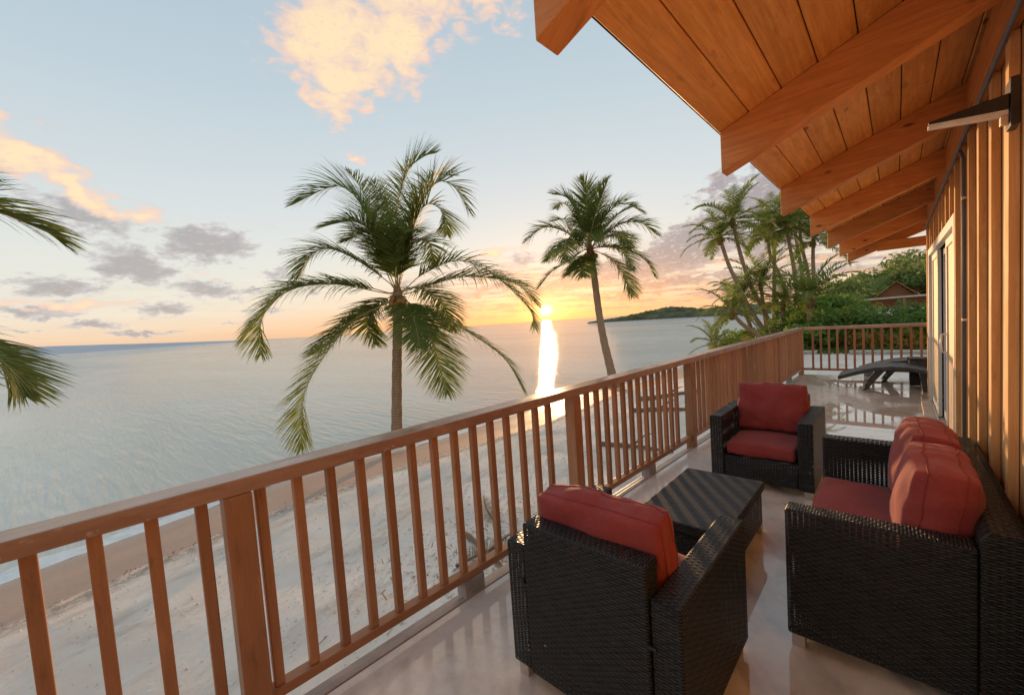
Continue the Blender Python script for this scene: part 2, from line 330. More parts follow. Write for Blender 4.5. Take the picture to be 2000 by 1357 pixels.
def sandmat():
    m, n, p = newmat('beach_sand')
    ge = n.new('ShaderNodeNewGeometry'); o = ge.outputs['Position']; s = n.new('ShaderNodeSeparateXYZ'); n.l.new(n.vmath('SCALE', o), s.inputs[0]); s.inputs[0].links[0].from_node.inputs['Scale'].default_value = 1 / .695
    a = n.noise(o, .8, 6, .62); b = n.noise(n.mapping(o, rot=(0, 0, .35), scale=(1.2, .45, 1)), 1.3, 6, .68, .5); peb = n.noise(o, 9, 6, .7); vo = n.new('ShaderNodeTexVoronoi'); n.put(vo, 'Vector', o); vo.inputs['Scale'].default_value = 13
    c = n.mix(n.maprange(a, .3, .7), C4((.84, .66, .53)), C4((.93, .78, .66)))
    c = n.mix(n.maprange(b, .52, .70, 0, .5), c, C4((.50, .37, .28)))
    c = n.mix(n.maprange(peb, .52, .72, 0, .75), c, C4((.80, .74, .69)))
    c = n.mix(n.maprange(vo.outputs['Distance'], .0, .22, .25, 0), c, C4((.40, .31, .26)))
    sy = n.math('ADD', n.math('SINE', n.math('MULTIPLY_ADD', s.outputs[1], .09, .4)), n.math('MULTIPLY', n.math('SINE', n.math('MULTIPLY', s.outputs[1], .31)), .5))
    x = n.math('ADD', n.math('ADD', s.outputs[0], sy), n.math('MULTIPLY', n.math('SUBTRACT', a, .5), 1.2))
    berm = n.maprange(x, -12.75, -12.35)               # 1 = dry pebbly sand, 0 = smooth wet sand
    wetc = n.mix(n.maprange(x, -18.6, -15.2), C4((.30, .19, .135)), C4((.50, .315, .225)))
    wetc = n.mix(n.maprange(peb, .55, .8, 0, .25), wetc, C4((.42, .28, .20)))
    c = n.mix(berm, wetc, c)
    line = n.math('MULTIPLY', n.maprange(x, -12.6, -12.25), n.maprange(x, -12.1, -11.4, 1, 0))
    c = n.mix(n.math('MULTIPLY', line, n.maprange(peb, .35, .6, .2, .75)), c, C4((.22, .15, .11)))
    n.put(p, 'Base Color', c); n.put(p, 'Roughness', n.mix(berm, n.maprange(x, -18.5, -15.5, .22, .6), C4((.9,) * 3))); p.inputs['Specular IOR Level'].default_value = .3
    n.l.new(n.bump(n.math('ADD', peb, n.math('MULTIPLY', b, 1.5)), .35, .035), p.inputs['Normal'])
    return m
M['sand'] = sandmat()

def watermat():
    m, n, p = newmat('sea_water')
    ge = n.new('ShaderNodeNewGeometry'); o = ge.outputs['Position']
    w1 = n.noise(n.mapping(o, rot=(0, 0, R(-52)), scale=(.24, 1.7, 1)), 1.8, 2, .5, .2)
    w2 = n.noise(n.mapping(o, rot=(0, 0, R(-36)), scale=(.20, 2.2, 1)), 4.5, 2, .5, .08)
    big = n.noise(n.mapping(o, rot=(0, 0, R(-55)), scale=(.3, 1, 1)), .035, 4, .6)
    c = n.mix(n.maprange(big, .35, .65), C4((.60, .57, .49)), C4((.72, .68, .60)))
    n.put(p, 'Base Color', c); n.put(p, 'Roughness', n.maprange(big, .3, .7, .02, .045)); p.inputs['IOR'].default_value = 1.33; p.inputs['Specular IOR Level'].default_value = .5
    h = n.math('ADD', n.math('MULTIPLY', w1, 1.0), n.math('MULTIPLY', w2, .35))
    h = n.math('MULTIPLY', h, n.maprange(n.noise(n.mapping(o, rot=(0, 0, R(-47)), scale=(.35, 1, 1)), .16, 4, .6), .3, .7, .45, 1.35))
    bn = n.bump(h, 1.0, .10); n.l.new(bn, p.inputs['Normal'])
    df = n.new('ShaderNodeBsdfDiffuse'); n.put(df, 'Color', c); n.l.new(bn, df.inputs['Normal'])
    mx = n.new('ShaderNodeMixShader'); mx.inputs[0].default_value = .48
    n.l.new(p.outputs[0], mx.inputs[1]); n.l.new(df.outputs[0], mx.inputs[2]); n.l.new(mx.outputs[0], n.n['Material Output'].inputs[0])
    return m
M['water'] = watermat()
M['foam'] = plain('foam', (.78, .78, .76), .7, var=.1, nscale=3)
M['headland'] = plain('headland_scrub', (.13, .13, .065), .95, var=.45, nscale=.12, spec=.1)
M['hill'] = plain('hillside_scrub', (.08, .11, .04), .95, var=.4, nscale=.4, spec=.1)
M['isle'] = plain('haze_tinted_land', (.60, .60, .63), 1.0, var=.03, nscale=.001, spec=0)  # pale blue-grey has the distance haze painted in; no air volume
M['rockedge'] = plain('shore_rock', (.10, .085, .07), .9, var=.4, nscale=.5)
M['lawn'] = leafmat('grass_blade', (.06, .12, .02), (.12, .19, .03), .3)

# ------------------------------------------------------------------ mesh helpers
class MB:
    def __init__(s): s.v = []; s.f = []; s.uv = []; s.sm = []
    def face(s, pts, uvs=None, smooth=False):
        k = len(s.v); s.v.extend([tuple(p) for p in pts]); s.f.append(tuple(range(k, k + len(pts))))
        s.uv.append(uvs or [(0, 0)] * len(pts)); s.sm.append(smooth)
    def box(s, x0, x1, y0, y1, z0, z1, mat=None, wick=False, grain=None, uo=(0, 0)):
        P = [(x, y, z) for z in (z0, z1) for y in (y0, y1) for x in (x0, x1)]
        F = [((0, 2, 3, 1), 2), ((4, 5, 7, 6), 2), ((0, 1, 5, 4), 1), ((2, 6, 7, 3), 1), ((0, 4, 6, 2), 0), ((1, 3, 7, 5), 0)]
        dims = (x1 - x0, y1 - y0, z1 - z0); la = grain if grain is not None else max(range(3), key=lambda i: dims[i])
        k = len(s.v); s.v.extend([tuple(mat @ Vector(q)) if mat else q for q in P])
        for f, ax in F:
            s.f.append(tuple(k + i for i in f))
            o = [i for i in range(3) if i != ax]
            if wick:
                a, b = (o[0], o[1])                       # v = z on upright faces
                if ax == 2 and dims[0] > dims[1]: a, b = 1, 0
            else:
                a, b = (la, [i for i in o if i != la][0]) if la in o else (o[0], o[1])
            s.uv.append([(P[i][a] + uo[0], P[i][b] + uo[1] + .37 * ax * (0 if wick else 1)) for i in f]); s.sm.append(False)
    def tube(s, pts, rad, n=8, cap=True, smooth=True, squash=1.0):
        pts = [Vector(p) for p in pts]; rings = []; L = 0; k0 = len(s.v)
        up = Vector((0, 0, 1)); prev = None
        for i, p in enumerate(pts):
            t = (pts[min(i + 1, len(pts) - 1)] - pts[max(i - 1, 0)]).normalized()
            if prev is None:
                a = up.cross(t)
                if a.length < .1: a = Vector((1, 0, 0)).cross(t)
            else:
                a = prev - t * prev.dot(t)
            a.normalize(); prev = a; b = t.cross(a)
            r = rad[i] if hasattr(rad, '__len__') else rad
            if i: L += (p - pts[i - 1]).length
            for q in range(n):
                th = 2 * math.pi * q / n
                s.v.append(tuple(p + a * math.cos(th) * r + b * math.sin(th) * r * squash))
            rings.append(L)
        for i in range(len(pts) - 1):
            for q in range(n):
                q2 = (q + 1) % n; A = k0 + i * n
                s.f.append((A + q, A + q2, A + n + q2, A + n + q))
                s.uv.append([(rings[i], q * .02), (rings[i], q * .02 + .02), (rings[i + 1], q * .02 + .02), (rings[i + 1], q * .02)]); s.sm.append(smooth)
        if cap:
            s.f.append(tuple(k0 + q for q in reversed(range(n)))); s.uv.append([(0, 0)] * n); s.sm.append(False)
            e = k0 + (len(pts) - 1) * n
            s.f.append(tuple(e + q for q in range(n))); s.uv.append([(0, 0)] * n); s.sm.append(False)
    def prism(s, prof, y0, y1, axis='y', smooth=False):
        """closed profile of (a, z) pairs extruded along y (or x)"""
        n = len(prof); k = len(s.v)
        for yy in (y0, y1):
            for a, z in prof: s.v.append((a, yy, z) if axis == 'y' else (yy, a, z))
        L = 0
        for i in range(n):
            j = (i + 1) % n; d = math.dist(prof[i], prof[j])
            s.f.append((k + i, k + j, k + n + j, k + n + i)); s.uv.append([(y0, L), (y0, L + d), (y1, L + d), (y1, L)]); s.sm.append(smooth); L += d
        s.f.append(tuple(k + i for i in reversed(range(n)))); s.uv.append([(prof[i][0], prof[i][1]) for i in reversed(range(n))]); s.sm.append(False)
        s.f.append(tuple(k + n + i for i in range(n))); s.uv.append([(prof[i][0], prof[i][1]) for i in range(n)]); s.sm.append(False)
    def mesh(s, name, mat):
        me = bpy.data.meshes.new(name); me.from_pydata(s.v, [], s.f)
        ul = me.uv_layers.new(name='UVMap'); flat = [c for f in s.uv for q in f for c in q]; ul.data.foreach_set('uv', flat)
        me.polygons.foreach_set('use_smooth', s.sm); me.materials.append(mat); me.validate(); me.update()
        return me
    def build(s, name, mat, parent=None, loc=(0, 0, 0), rot=(0, 0, 0), bevel=0, seg=2, recalc=True):
        me = s.mesh(name, mat)
        if recalc:
            import bmesh
            bm = bmesh.new(); bm.from_mesh(me); bmesh.ops.recalc_face_normals(bm, faces=bm.faces); bm.to_mesh(me); bm.free()
        return place(name, me, parent, loc, rot, bevel, seg)
def place(name, me, parent=None, loc=(0, 0, 0), rot=(0, 0, 0), bevel=0, seg=2):
    o = bpy.data.objects.new(name, me); col.objects.link(o); o.location = loc; o.rotation_euler = rot
    if parent is not None: o.parent = parent
    if bevel:
        b = o.modifiers.new('bevel', 'BEVEL'); b.width = bevel; b.segments = seg; b.limit_method = 'ANGLE'; b.angle_limit = R(40)
    return o
def tag(o, label=None, cat=None, group=None, kind=None):
    if label: o['label'] = label
    if cat: o['category'] = cat
    if group: o['group'] = group
    if kind: o['kind'] = kind
    return o
def thing(name, label, cat, loc=(0, 0, 0), rz=0, group=None):
    o = bpy.data.objects.new(name, None); col.objects.link(o); o.location = loc; o.rotation_euler = (0, 0, rz); o.empty_display_size = .2
    return tag(o, label, cat, group)
def bx(name, mat, parent, x0, x1, y0, y1, z0, z1, bevel=0, **k):
    """one box as one object whose origin is the box's centre of base"""
    cx, cy, cz = (x0 + x1) / 2, (y0 + y1) / 2, z0
    b = MB(); b.box(x0 - cx, x1 - cx, y0 - cy, y1 - cy, 0, z1 - z0, **k)
    return b.build(name, mat, parent, (cx, cy, cz), bevel=bevel, recalc=False)
def kids(o): return [c for c in bpy.data.objects if c.parent == o]
def copy_tree(o, parent=None, ch=None):
    ch = ch or {}
    c = o.copy(); col.objects.link(c); c.parent = parent
    for k in kids(o): copy_tree(k, c)
    return c
def fbm(x, y, z=0, o=4):
    return noise.fractal(Vector((x, y, z)), 1.0, 2.0, o)
def sstep(a, b, x):
    t = max(0, min(1, (x - a) / (b - a))); return t * t * (3 - 2 * t)

# ------------------------------------------------------------------ setting: land and sea
SEA = -2.712
KS = .695                                    # beach profile is drawn about eye height
def beach_profile(x, y):
    xx = x + 1.0 * math.sin(y * .09 + .4) + .5 * math.sin(y * .31)
    if xx > -12.4: h = -3.42 + .10 * sstep(-12.4, -11, xx) + .012 * (xx + 11)
    else: h = -3.55 - (-12.4 - xx) * .175
    return max(h, -8)
def ground_h(x, y):
    h = 1.589 + KS * (beach_profile(x / KS, y / KS) - 1.589)
    lift = sstep(8, 21, y) * sstep(-8.2, -3.5, x)
    h = h * (1 - lift) + (-.82) * lift
    h += fbm(x * .9, y * .9) * .035 * sstep(-9, -8.3, x) + fbm(x * .3, y * .3, 3) * .04
    h += sstep(24, 33, y) * sstep(-8.5, -2, x) * .9
    h += sstep(30, 60, y) * sstep(-20, -9, x - (y - 40) * .02) * 1.6
    if y > 32: h -= sstep(32, 48, y) * sstep(-3, -13, x) * 4.5
    return h
def grid_mesh(name, xs, ys, hf, mat, kind='structure'):
    v = [(x, y, hf(x, y)) for y in ys for x in xs]; nx = len(xs)
    f = [(j * nx + i, j * nx + i + 1, (j + 1) * nx + i + 1, (j + 1) * nx + i) for j in range(len(ys) - 1) for i in range(nx - 1)]
    me = bpy.data.meshes.new(name); me.from_pydata(v, [], f); me.polygons.foreach_set('use_smooth', [True] * len(f)); me.materials.append(mat)
    o = bpy.data.objects.new(name, me); col.objects.link(o); o['kind'] = kind
    return o
def frange(a, b, s):
    out = []; x = a
    while x < b - 1e-6: out.append(x); x += s
    out.append(b); return out
xs = [-60, -45, -30, -22, -18] + frange(-16, -6, .2) + frange(-5.7, 4, .3) + frange(5, 14, 1) + [20, 30, 50]
ys = [-60, -40, -25, -16] + frange(-12, 26, .35) + frange(27, 60, 1) + [70, 80]
gr = grid_mesh('beach_ground', xs, ys, ground_h, M['sand'])
tag(gr, 'pale pebbly coral sand beach below the deck, smooth and brown near the water')
wm = MB(); wm.face([(-60000, -40000, SEA), (60000, -40000, SEA), (60000, 60000, SEA), (-60000, 60000, SEA)])
wa = wm.build('sea_water', M['water'], recalc=False); tag(wa, 'calm pale sea reaching to the horizon', kind='structure')

# thin surf line
v = []; f = []
k = 0
for i in range(380):
    y = -22 + i * .15
    # find the shoreline at this y
    x = -18.0
    while ground_h(x, y) < SEA + .02 and x < -8: x += .04
    wob = .25 * fbm(y * .5, 1) + .12 * fbm(y * 2, 5)
    wd = .45 + .35 * abs(fbm(y * .35, 9)) * 2
    v += [(x - wd + wob, y, SEA + .012), (x + .15 + wob * .3, y, SEA + .05)]
    if i: f.append((2 * i - 2, 2 * i - 1, 2 * i + 1, 2 * i))
me = bpy.data.meshes.new('surf_foam'); me.from_pydata(v, [], f); me.materials.append(M['foam'])
fo = place('surf_foam', me); tag(fo, 'thin white line of foam where the sea meets the wet sand', 'foam', kind='stuff')

# headland across the bay
def headland(u):   # u 0..1 along from the low western tip
    pts = [(-166, 262), (-140, 262), (-122, 262), (-105, 262), (-88, 255), (-60, 240), (-20, 215)]
    t = u * (len(pts) - 1); i = min(int(t), len(pts) - 2); q = t - i
    return pts[i][0] * (1 - q) + pts[i + 1][0] * q, pts[i][1] * (1 - q) + pts[i + 1][1] * q
K = 1.62 * KS
prof = [(0, .8), (.05, 1.5), (.12, 2.5), (.2, 4.2), (.27, 6.0), (.33, 6.9), (.38, 6.6), (.43, 4.7), (.55, 3.9), (.7, 4.2), (1, 5)]
def ph(u):
    for (a, x), (b, y) in zip(prof, prof[1:]):
        if u <= b: return x + (y - x) * sstep(0, 1, (u - a) / (b - a))
    return prof[-1][1]
v = []; f = []; nu, nv = 260, 44
for j in range(nv):
    q = j / (nv - 1)
    for i in range(nu):
        u = i / (nu - 1); x, y = headland(u); x *= K; y *= K
        hw = 14 + 26 * sstep(0, .4, u)
        x += q * hw * .5; y += q * hw * 1.6
        bump = math.sin(math.pi * min(1, q * 1.15 + .0)) ** .6 if q < .87 else math.sin(math.pi * min(1, q * 1.15)) ** .6 if q * 1.15 < 1 else 0
        h = ph(u) * K * .9 * bump
        rag = abs(noise.noise(Vector((x * .2, y * .2, 0)))) * 2.0 + abs(noise.noise(Vector((x * .6, y * .6, 2)))) * 1.3
        shore = .9 if q > .02 else 0
        v.append((x, y + 2.5 * fbm(x * .05, 4) * (1 if q > 0 else 1), SEA - .5 + (shore + h + rag * min(1, h * .25)) * (1 if q > .02 else .2)))
for j in range(nv - 1):
    for i in range(nu - 1):
        a = j * nu + i; f.append((a, a + 1, a + nu + 1, a + nu))
me = bpy.data.meshes.new('headland'); me.from_pydata(v, [], f); me.materials.append(M['headland'])
hd = place('headland', me); tag(hd, 'low scrub covered headland lying across the bay', kind='structure')
# dark rocks along its waterline
rk = MB()
for i in range(150):
    u = i / 150 + random.uniform(-.003, .003); x, y = headland(max(0, min(1, u))); x *= K; y *= K; y += 2.5 * fbm(x * .05, 4) - .6
    r = random.uniform(.5, 1.3)
    pts = [(x + r * 1.6 * math.cos(t), y + r * math.sin(t)) for t in [k * 1.05 + random.uniform(-.2, .2) for k in range(6)]]
    top = [(x + (a - x) * .5, y + (b - y) * .5) for a, b in pts]
    for k in range(6):
        q = (k + 1) % 6
        rk.face([(pts[k][0], pts[k][1], SEA - .2), (pts[q][0], pts[q][1], SEA - .2), (top[q][0], top[q][1], SEA + r * .8), (top[k][0], top[k][1], SEA + r * .8)])
    rk.face([(a, b, SEA + r * .8) for a, b in top])
o = rk.build('shore_rocks', M['rockedge']); tag(o, 'dark rocks along the waterline of the far headland', 'rocks', kind='stuff')
# far island on the left horizon, hazed only by its colour
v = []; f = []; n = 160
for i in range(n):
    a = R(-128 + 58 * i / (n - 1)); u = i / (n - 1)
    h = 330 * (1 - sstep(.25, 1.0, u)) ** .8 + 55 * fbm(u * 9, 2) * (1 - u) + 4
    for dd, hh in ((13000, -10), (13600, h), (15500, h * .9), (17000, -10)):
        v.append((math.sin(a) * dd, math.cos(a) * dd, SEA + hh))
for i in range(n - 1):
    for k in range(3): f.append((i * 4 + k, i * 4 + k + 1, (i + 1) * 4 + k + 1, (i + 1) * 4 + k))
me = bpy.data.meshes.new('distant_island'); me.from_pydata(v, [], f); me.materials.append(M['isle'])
di = place('distant_island', me); tag(di, 'haze-coloured distant island low on the left horizon', kind='structure')
# hillside behind the grove
def hill_h(x, y):
    r = sstep(30, 76, y + x * .25)
    return -.9 + 6.8 * r * (0.62 + .4 * sstep(-6, 12, x)) + .6 * fbm(x * .05, y * .05) * r - 9 * sstep(-.06 * y, -.06 * y - 9, x)
hl = grid_mesh('hillside', frange(-34, 90, 2), frange(32, 170, 2), lambda x, y: hill_h(x, y) - 2.2 - 5 * sstep(40, 32, y), M['hill'])
tag(hl, 'green hillside rising behind the grove')

# ------------------------------------------------------------------ deck
RN = math.sqrt(1 + .0321 ** 2)
def rail_x(y): return -1.8965 + .0321 * y
YE = 11.16                                   # end rail line
dk = tag(bpy.data.objects.new('deck', None), 'wet cream coated concrete deck along the house', kind='structure'); col.objects.link(dk)
seams = [-4.0, 6.55, 8.9, 12.4]
for i in range(len(seams) - 1):
    y0, y1 = seams[i] + .003, seams[i + 1] - .003
    b = MB(); x1 = .37 if i < 2 else 5.0
    y1 = min(y1, 11.22)
    pts = [(rail_x(y0) + .0, y0), (x1, y0), (x1, y1), (rail_x(y1) + .0, y1)]
    k = len(b.v)
    b.v += [(x, y, 0) for x, y in pts] + [(x, y, -.22) for x, y in pts]
    for fc in ((0, 1, 2, 3), (7, 6, 5, 4), (0, 4, 5, 1), (1, 5, 6, 2), (2, 6, 7, 3), (3, 7, 4, 0)):
        b.f.append(fc); b.uv.append([(0, 0)] * 4); b.sm.append(False)
    s_ = b.build('deck_slab', M['deck'], dk); s_['kind'] = 'structure'
b = MB(); b.box(.37, 5, 9.14, 8.9 + .3, -.2, -.001)
# edge trim with a low lip
for k, (a, c, z0, z1) in enumerate(((-.045, -.002, -.26, .006), (-.11, -.047, -.26, -.02))):
    b = MB(); y0, y1 = -4, 11.22
    P = [(rail_x(y0) + a, y0), (rail_x(y0) + c, y0), (rail_x(y1) + c, y1), (rail_x(y1) + a, y1)]
    b.v += [(x, y, z1) for x, y in P] + [(x, y, z0) for x, y in P]
    for fc in ((0, 1, 2, 3), (7, 6, 5, 4), (0, 4, 5, 1), (1, 5, 6, 2), (2, 6, 7, 3), (3, 7, 4, 0)):
        b.f.append(fc); b.uv.append([(0, 0)] * 4); b.sm.append(False)
    t_ = b.build('edge_trim', M['decktrim'], dk, bevel=.004); t_['kind'] = 'structure'
for y in (-3, .3, 3.6, 6.9, 10.6):
    bx('support_post', M['curb'], dk, rail_x(y) + .35, rail_x(y) + .6, y - .12, y + .12, -2.6, -.22)['kind'] = 'structure'

# ------------------------------------------------------------------ railings
def railing(root, y0, y1, posts, spans, blocks):
    """built in the railing's own frame: inner face on local x = 0, running along local y"""
    o = MB(); o.box(-.135, 0, 0, y1 - y0, 0, .062); o.build('top_rail', M['railcap'], root, (0, y0, .995), bevel=.006)
    o = MB(); o.box(-.075, -.012, 0, y1 - y0, 0, .044); o.build('bottom_rail', M['rail'], root, (0, y0, .102), bevel=.004)
    pm = MB(); pm.box(-.09, 0, -.0475, .0475, -.02, .994); pmesh = pm.mesh('post', M['rail'])
    for y in posts:
        place('post', pmesh, root, (.003, y, 0), bevel=.004)
    bm_ = MB(); bm_.box(-.019, .019, -.019, .019, .147, .994); bmesh_ = bm_.mesh('baluster', M['rail'])
    for y in spans:
        place('baluster', bmesh_, root, (-.042, y, 0), rot=(0, 0, random.uniform(-.03, .03)), bevel=.003, seg=1)
    sm = MB(); sm.box(-.085, -.005, -.075, .075, 0.0, .101); smesh = sm.mesh('support_block', M['curb'])
    for y in blocks: place('support_block', smesh, root, (0, y, .0), bevel=.004)
S = .142
lr = thing('deck_railing', 'long brown painted timber railing running along the sea side of the deck', 'railing', (-1.8965, 0, 0), -math.atan(.0321))
bal = [-.1338 + (i - 1) * S for i in range(1, 5)]
bal += [-.1338 + (i - 1) * S + .054 for i in range(5, 19)]
bal += [-.1338 + (i - 1) * S + .40 for i in range(19, 32)]
bal += [-.1338 - k * S for k in range(1, 12)] + [-1.97 - k * S for k in range(12)]
for a, b_ in ((4.9, 7.0), (7.0, 9.06), (9.06, 11.12)):
    n = 14; bal += [a + (k + 1) * (b_ - a) / (n + 1) for k in range(n)]
railing(lr, -4.0, 11.26, [-1.83, .405, 2.637, 4.9, 7.0, 9.06, 11.14], bal, [-3.0, -.75, 1.53, 3.82, 5.95, 8.0, 9.95])
er = thing('end_railing', 'short timber railing closing the far end of the deck behind the loungers', 'railing', (rail_x(YE), YE, 0), -math.pi / 2)
n = 14; step = 2.1 / (n + 1)
railing(er, .0, 6.0, [2.15, 4.3, 5.95], [.10 + (k + .5) * .1425 for k in range(14)] + [2.25 + (k + .5) * .1425 for k in range(14)] + [4.4 + (k + .5) * .1425 for k in range(10)], [1.1, 3.2])

# ------------------------------------------------------------------ house
W = .373
hs = thing('beach_house', 'cedar board and batten beach house with a deep raftered eave over the deck', 'house')
Z1 = 2.62
DY0, DY1, DZ = 4.98, 8.50, 2.14
bat = [2.72 - .425 * k for k in range(0, 14)] + [3.145, 3.57, 4.0, 4.42, 4.84]
bat = sorted(bat)
over = [5.27, 5.70, 6.12, 6.55, 6.97, 7.4, 7.82, 8.25]
# boards between battens, uneven by a millimetre or two
edges = [-3.0] + [y for y in bat if y > -2.9] + [DY0]
edges = sorted(set(edges))
for a, c in zip(edges, edges[1:]):
    if c - a < .03: continue
    d = random.uniform(0, .003)
    bx('wall_board', M['wall'], hs, W + d, W + .03, a + .002, c - .002, .012, Z1 + .3)
for a, c in zip([DY0] + over, over + [DY1]):
    bx('wall_board', M['wall'], hs, W + random.uniform(0, .003), W + .03, a + .002, c - .002, DZ + .09, Z1 + .3)
for a, c in ((DY1 + .002, 8.80), (8.804, 9.12)): bx('wall_board', M['wall'], hs, W, W + .03, a, c, .012, Z1 + .3)
for y in bat:
    if y > -2.9 and y < DY0 - .1: bx('batten', M['batten'], hs, W - .032, W - .0005, y - .036, y + .034, .014, Z1, bevel=.002)
for y in over: bx('batten', M['batten'], hs, W - .032, W - .0005, y - .032, y + .03, DZ + .095, Z1, bevel=.002)
bx('corner_board', M['batten'], hs, W - .03, W + .09, 9.124, 9.156, .014, Z1 + .25, bevel=.003)
bx('corner_board', M['batten'], hs, W - .028, W - .0005, 9.03, 9.122, .014, Z1, bevel=.003)
# end wall of the house, facing the far rail
y = W + .1
while y < 4.9:
    bx('wall_board', M['wall'], hs, y, y + .42, 9.10, 9.13, .012, 3.1 + (y - W) * .3); y += .424
bx('frieze_board', M['rafter'], hs, W - .03, W - .002, -3.0, 9.13, Z1 + .003, Z1 + .30, bevel=.002)
bx('sill_strip', M['cream'], hs, W - .05, W + .02, -3, DY0 - .09, .002, .055, bevel=.004)
# rafters and ceiling
SL = .385
def rz(x): return 2.3215 + (x + .688) * SL        # underside of the rafters
XT = 2.6
ry = [.957 + 1.583 * k for k in range(-2, 7)]
rp = [(-.688, rz(-.688)), (XT, rz(XT)), (XT, rz(XT) + .215), (-.688, rz(-.688) + .215)]
rm = MB(); rm.prism([(a, z) for a, z in rp], -.049, .049); 
# grain along the rafter
rm.uv = [[(rm.v[i][0], rm.v[i][2] + rm.v[i][1]) for i in f_] for f_ in rm.f]
rmesh = rm.mesh('rafter', M['rafter'])
for y in ry:
    r_ = place('rafter', rmesh, hs, (0, y, 0), bevel=.004)
    r_.data = rmesh
dx = .1385; cx = -.695; i = 0
while cx < 1.6:
    wd = .146
    b = MB(); x0, x1 = cx, cx + wd - .005
    z0 = rz(x0) + .2165; z1 = rz(x1) + .2165
    b.prism([(x0, z0 + .004), (x0 + .004, z0), (x1 - .004, z1), (x1, z1 + .004), (x1, z1 + .02), (x0, z0 + .02)], -3.1, 10.72)
    b.build('ceiling_plank', M['plank'], hs); cx += wd; i += 1
b = MB(); z0 = rz(-.71) + .2375; b.prism([(-.706, z0 - .006), (-.700, z0), (XT, rz(XT) + .2425), (XT, rz(XT) + .27), (-.706, z0 + .018)], -3.12, 10.74); b.build('roofing', M['roofing'], hs)
b = MB(); b.box(W + .05, W + .12, -3, 9.1, 2.6, 2.9); b.build('top_plate', M['wall'], hs)
# gable end: verge board on the far end
b = MB(); b.prism([(-.69, rz(-.69) + .02), (XT, rz(XT) + .02), (XT, rz(XT) + .22), (-.69, rz(-.69) + .22)], 10.725, 10.765); b.build('verge_board', M['rafter'], hs, bevel=.003)
bx('wall_bracket', M['rafter'], hs, -.25, W + .6, 10.1, 10.2, 2.44, 2.60, bevel=.004)
# conduit along the top of the wall and down
c_ = MB(); c_.tube([(W - .042, -3, Z1 - .02), (W - .042, 9.1, Z1 - .02)], .011, 8); c_.build('wire_conduit', M['conduit'], hs)
c_ = MB(); c_.tube([(W - .042, 4.11, .02), (W - .042, 4.11, 2.40), (W - .040, 4.13, 2.47), (W - .045, 4.19, 2.52), (W - .045, 4.27, 2.545), (W - .042, 4.33, 2.57)], .0105, 10); c_.build('drain_pipe', M['conduit'], hs)
for z in (.5, 1.4, 2.2): bx('pipe_strap', M['steel'], hs, W - .052, W - .0008, 4.085, 4.135, z, z + .015)
# sliding door
sd_ = MB(); sd_.box(-.035, .02, 0, .09, 0, DZ + .085); door = sd_.build('sliding_door', M['white'], hs, (W, DY0 - .088, .004), bevel=.004)
ox, oy, oz = W, DY0 - .088, .004
def dbox(name, mat, x0, x1, y0, y1, z0, z1, bevel=.003):
    b = MB(); b.box(x0 - ox, x1 - ox, y0 - oy, y1 - oy, z0 - oz, z1 - oz); return b.build(name, mat, door, bevel=bevel)
dbox('frame', M['white'], W - .035, W + .02, DY1 - .002, DY1 + .088, .004, DZ + .089)
dbox('frame', M['white'], W - .034, W + .02, DY0 + .004, DY1 - .004, DZ, DZ + .088)
dbox('threshold', M['cream'], W - .12, W + .12, DY0 - .06, DY1 + .06, .002, .038)
dbox('track', M['steel'], W - .02, W - .005, DY0 + .005, DY1 - .005, .039, .052, 0)
glass = bpy.data.materials.new('window_glass'); glass.use_nodes = True
gn = NT(glass.node_tree); gp = gn.n['Principled BSDF']; gt = gn.new('ShaderNodeBsdfTransparent'); gg = gn.new('ShaderNodeBsdfGlossy'); gg.inputs['Roughness'].default_value = .01
fr = gn.new('ShaderNodeFresnel'); fr.inputs[0].default_value = 1.5; gm = gn.new('ShaderNodeMixShader')
gn.l.new(fr.outputs[0], gm.inputs[0]); gn.l.new(gt.outputs[0], gm.inputs[1]); gn.l.new(gg.outputs[0], gm.inputs[2]); gn.l.new(gm.outputs[0], gn.n['Material Output'].inputs[0]); gt.inputs[0].default_value = (.9, .93, .92, 1)
M['glass'] = glass
for (a, c, dx_) in ((DY0 + .01, 6.22, .0), (6.2, 7.42, .05), (7.40, DY1 - .01, .0)):
    x0 = W + .0 + dx_; x1 = x0 + .035
    dbox('stile', M['white'], x0, x1, a, a + .075, .055, DZ - .003); dbox('stile', M['white'], x0, x1, c - .075, c, .055, DZ - .003)
    dbox('panel_rail', M['white'], x0 + .001, x1 - .001, a + .0755, c - .0755, .055, .15); dbox('panel_rail', M['white'], x0 + .001, x1 - .001, a + .0755, c - .0755, DZ - .08, DZ - .003)
    dbox('pane' if dx_ else 'door_panel', M['glass' if dx_ else 'panel'], x0 + .015, x0 + .021, a + .074, c - .074, .149, DZ - .079, 0)
hb = MB(); hb.tube([(0, 0, 0), (-.035, 0, .01), (-.04, 0, .1), (-.035, 0, .19), (0, 0, .2)], .009, 8); hb.build('handle', M['white'], door, (W - ox, 6.18 - oy, .98 - oz))
# curtains and the dim room behind the glass
v = []; f = []; n = 260
for i in range(n):
    y = DY0 + (DY1 - DY0) * i / (n - 1); x = W + .17 + .022 * math.sin(i * .55) + .01 * math.sin(i * 1.7)
    v += [(x, y, .06), (x, y, 2.2)]
    if i: f.append((2 * i - 2, 2 * i, 2 * i + 1, 2 * i - 1))
me = bpy.data.meshes.new('curtain'); me.from_pydata(v, [], f); me.polygons.foreach_set('use_smooth', [True] * len(f)); me.materials.append(M['curtain']); place('curtain', me, hs)
b = MB(); b.box(W + .3, W + .32, -3, 9.1, 0, 3.0); b.build('inner_wall', M['dark'], hs)
b = MB(); b.box(W + .03, 5, -3, 9.08, -.2, -.002); b.build('house_floor', M['dark'], hs)

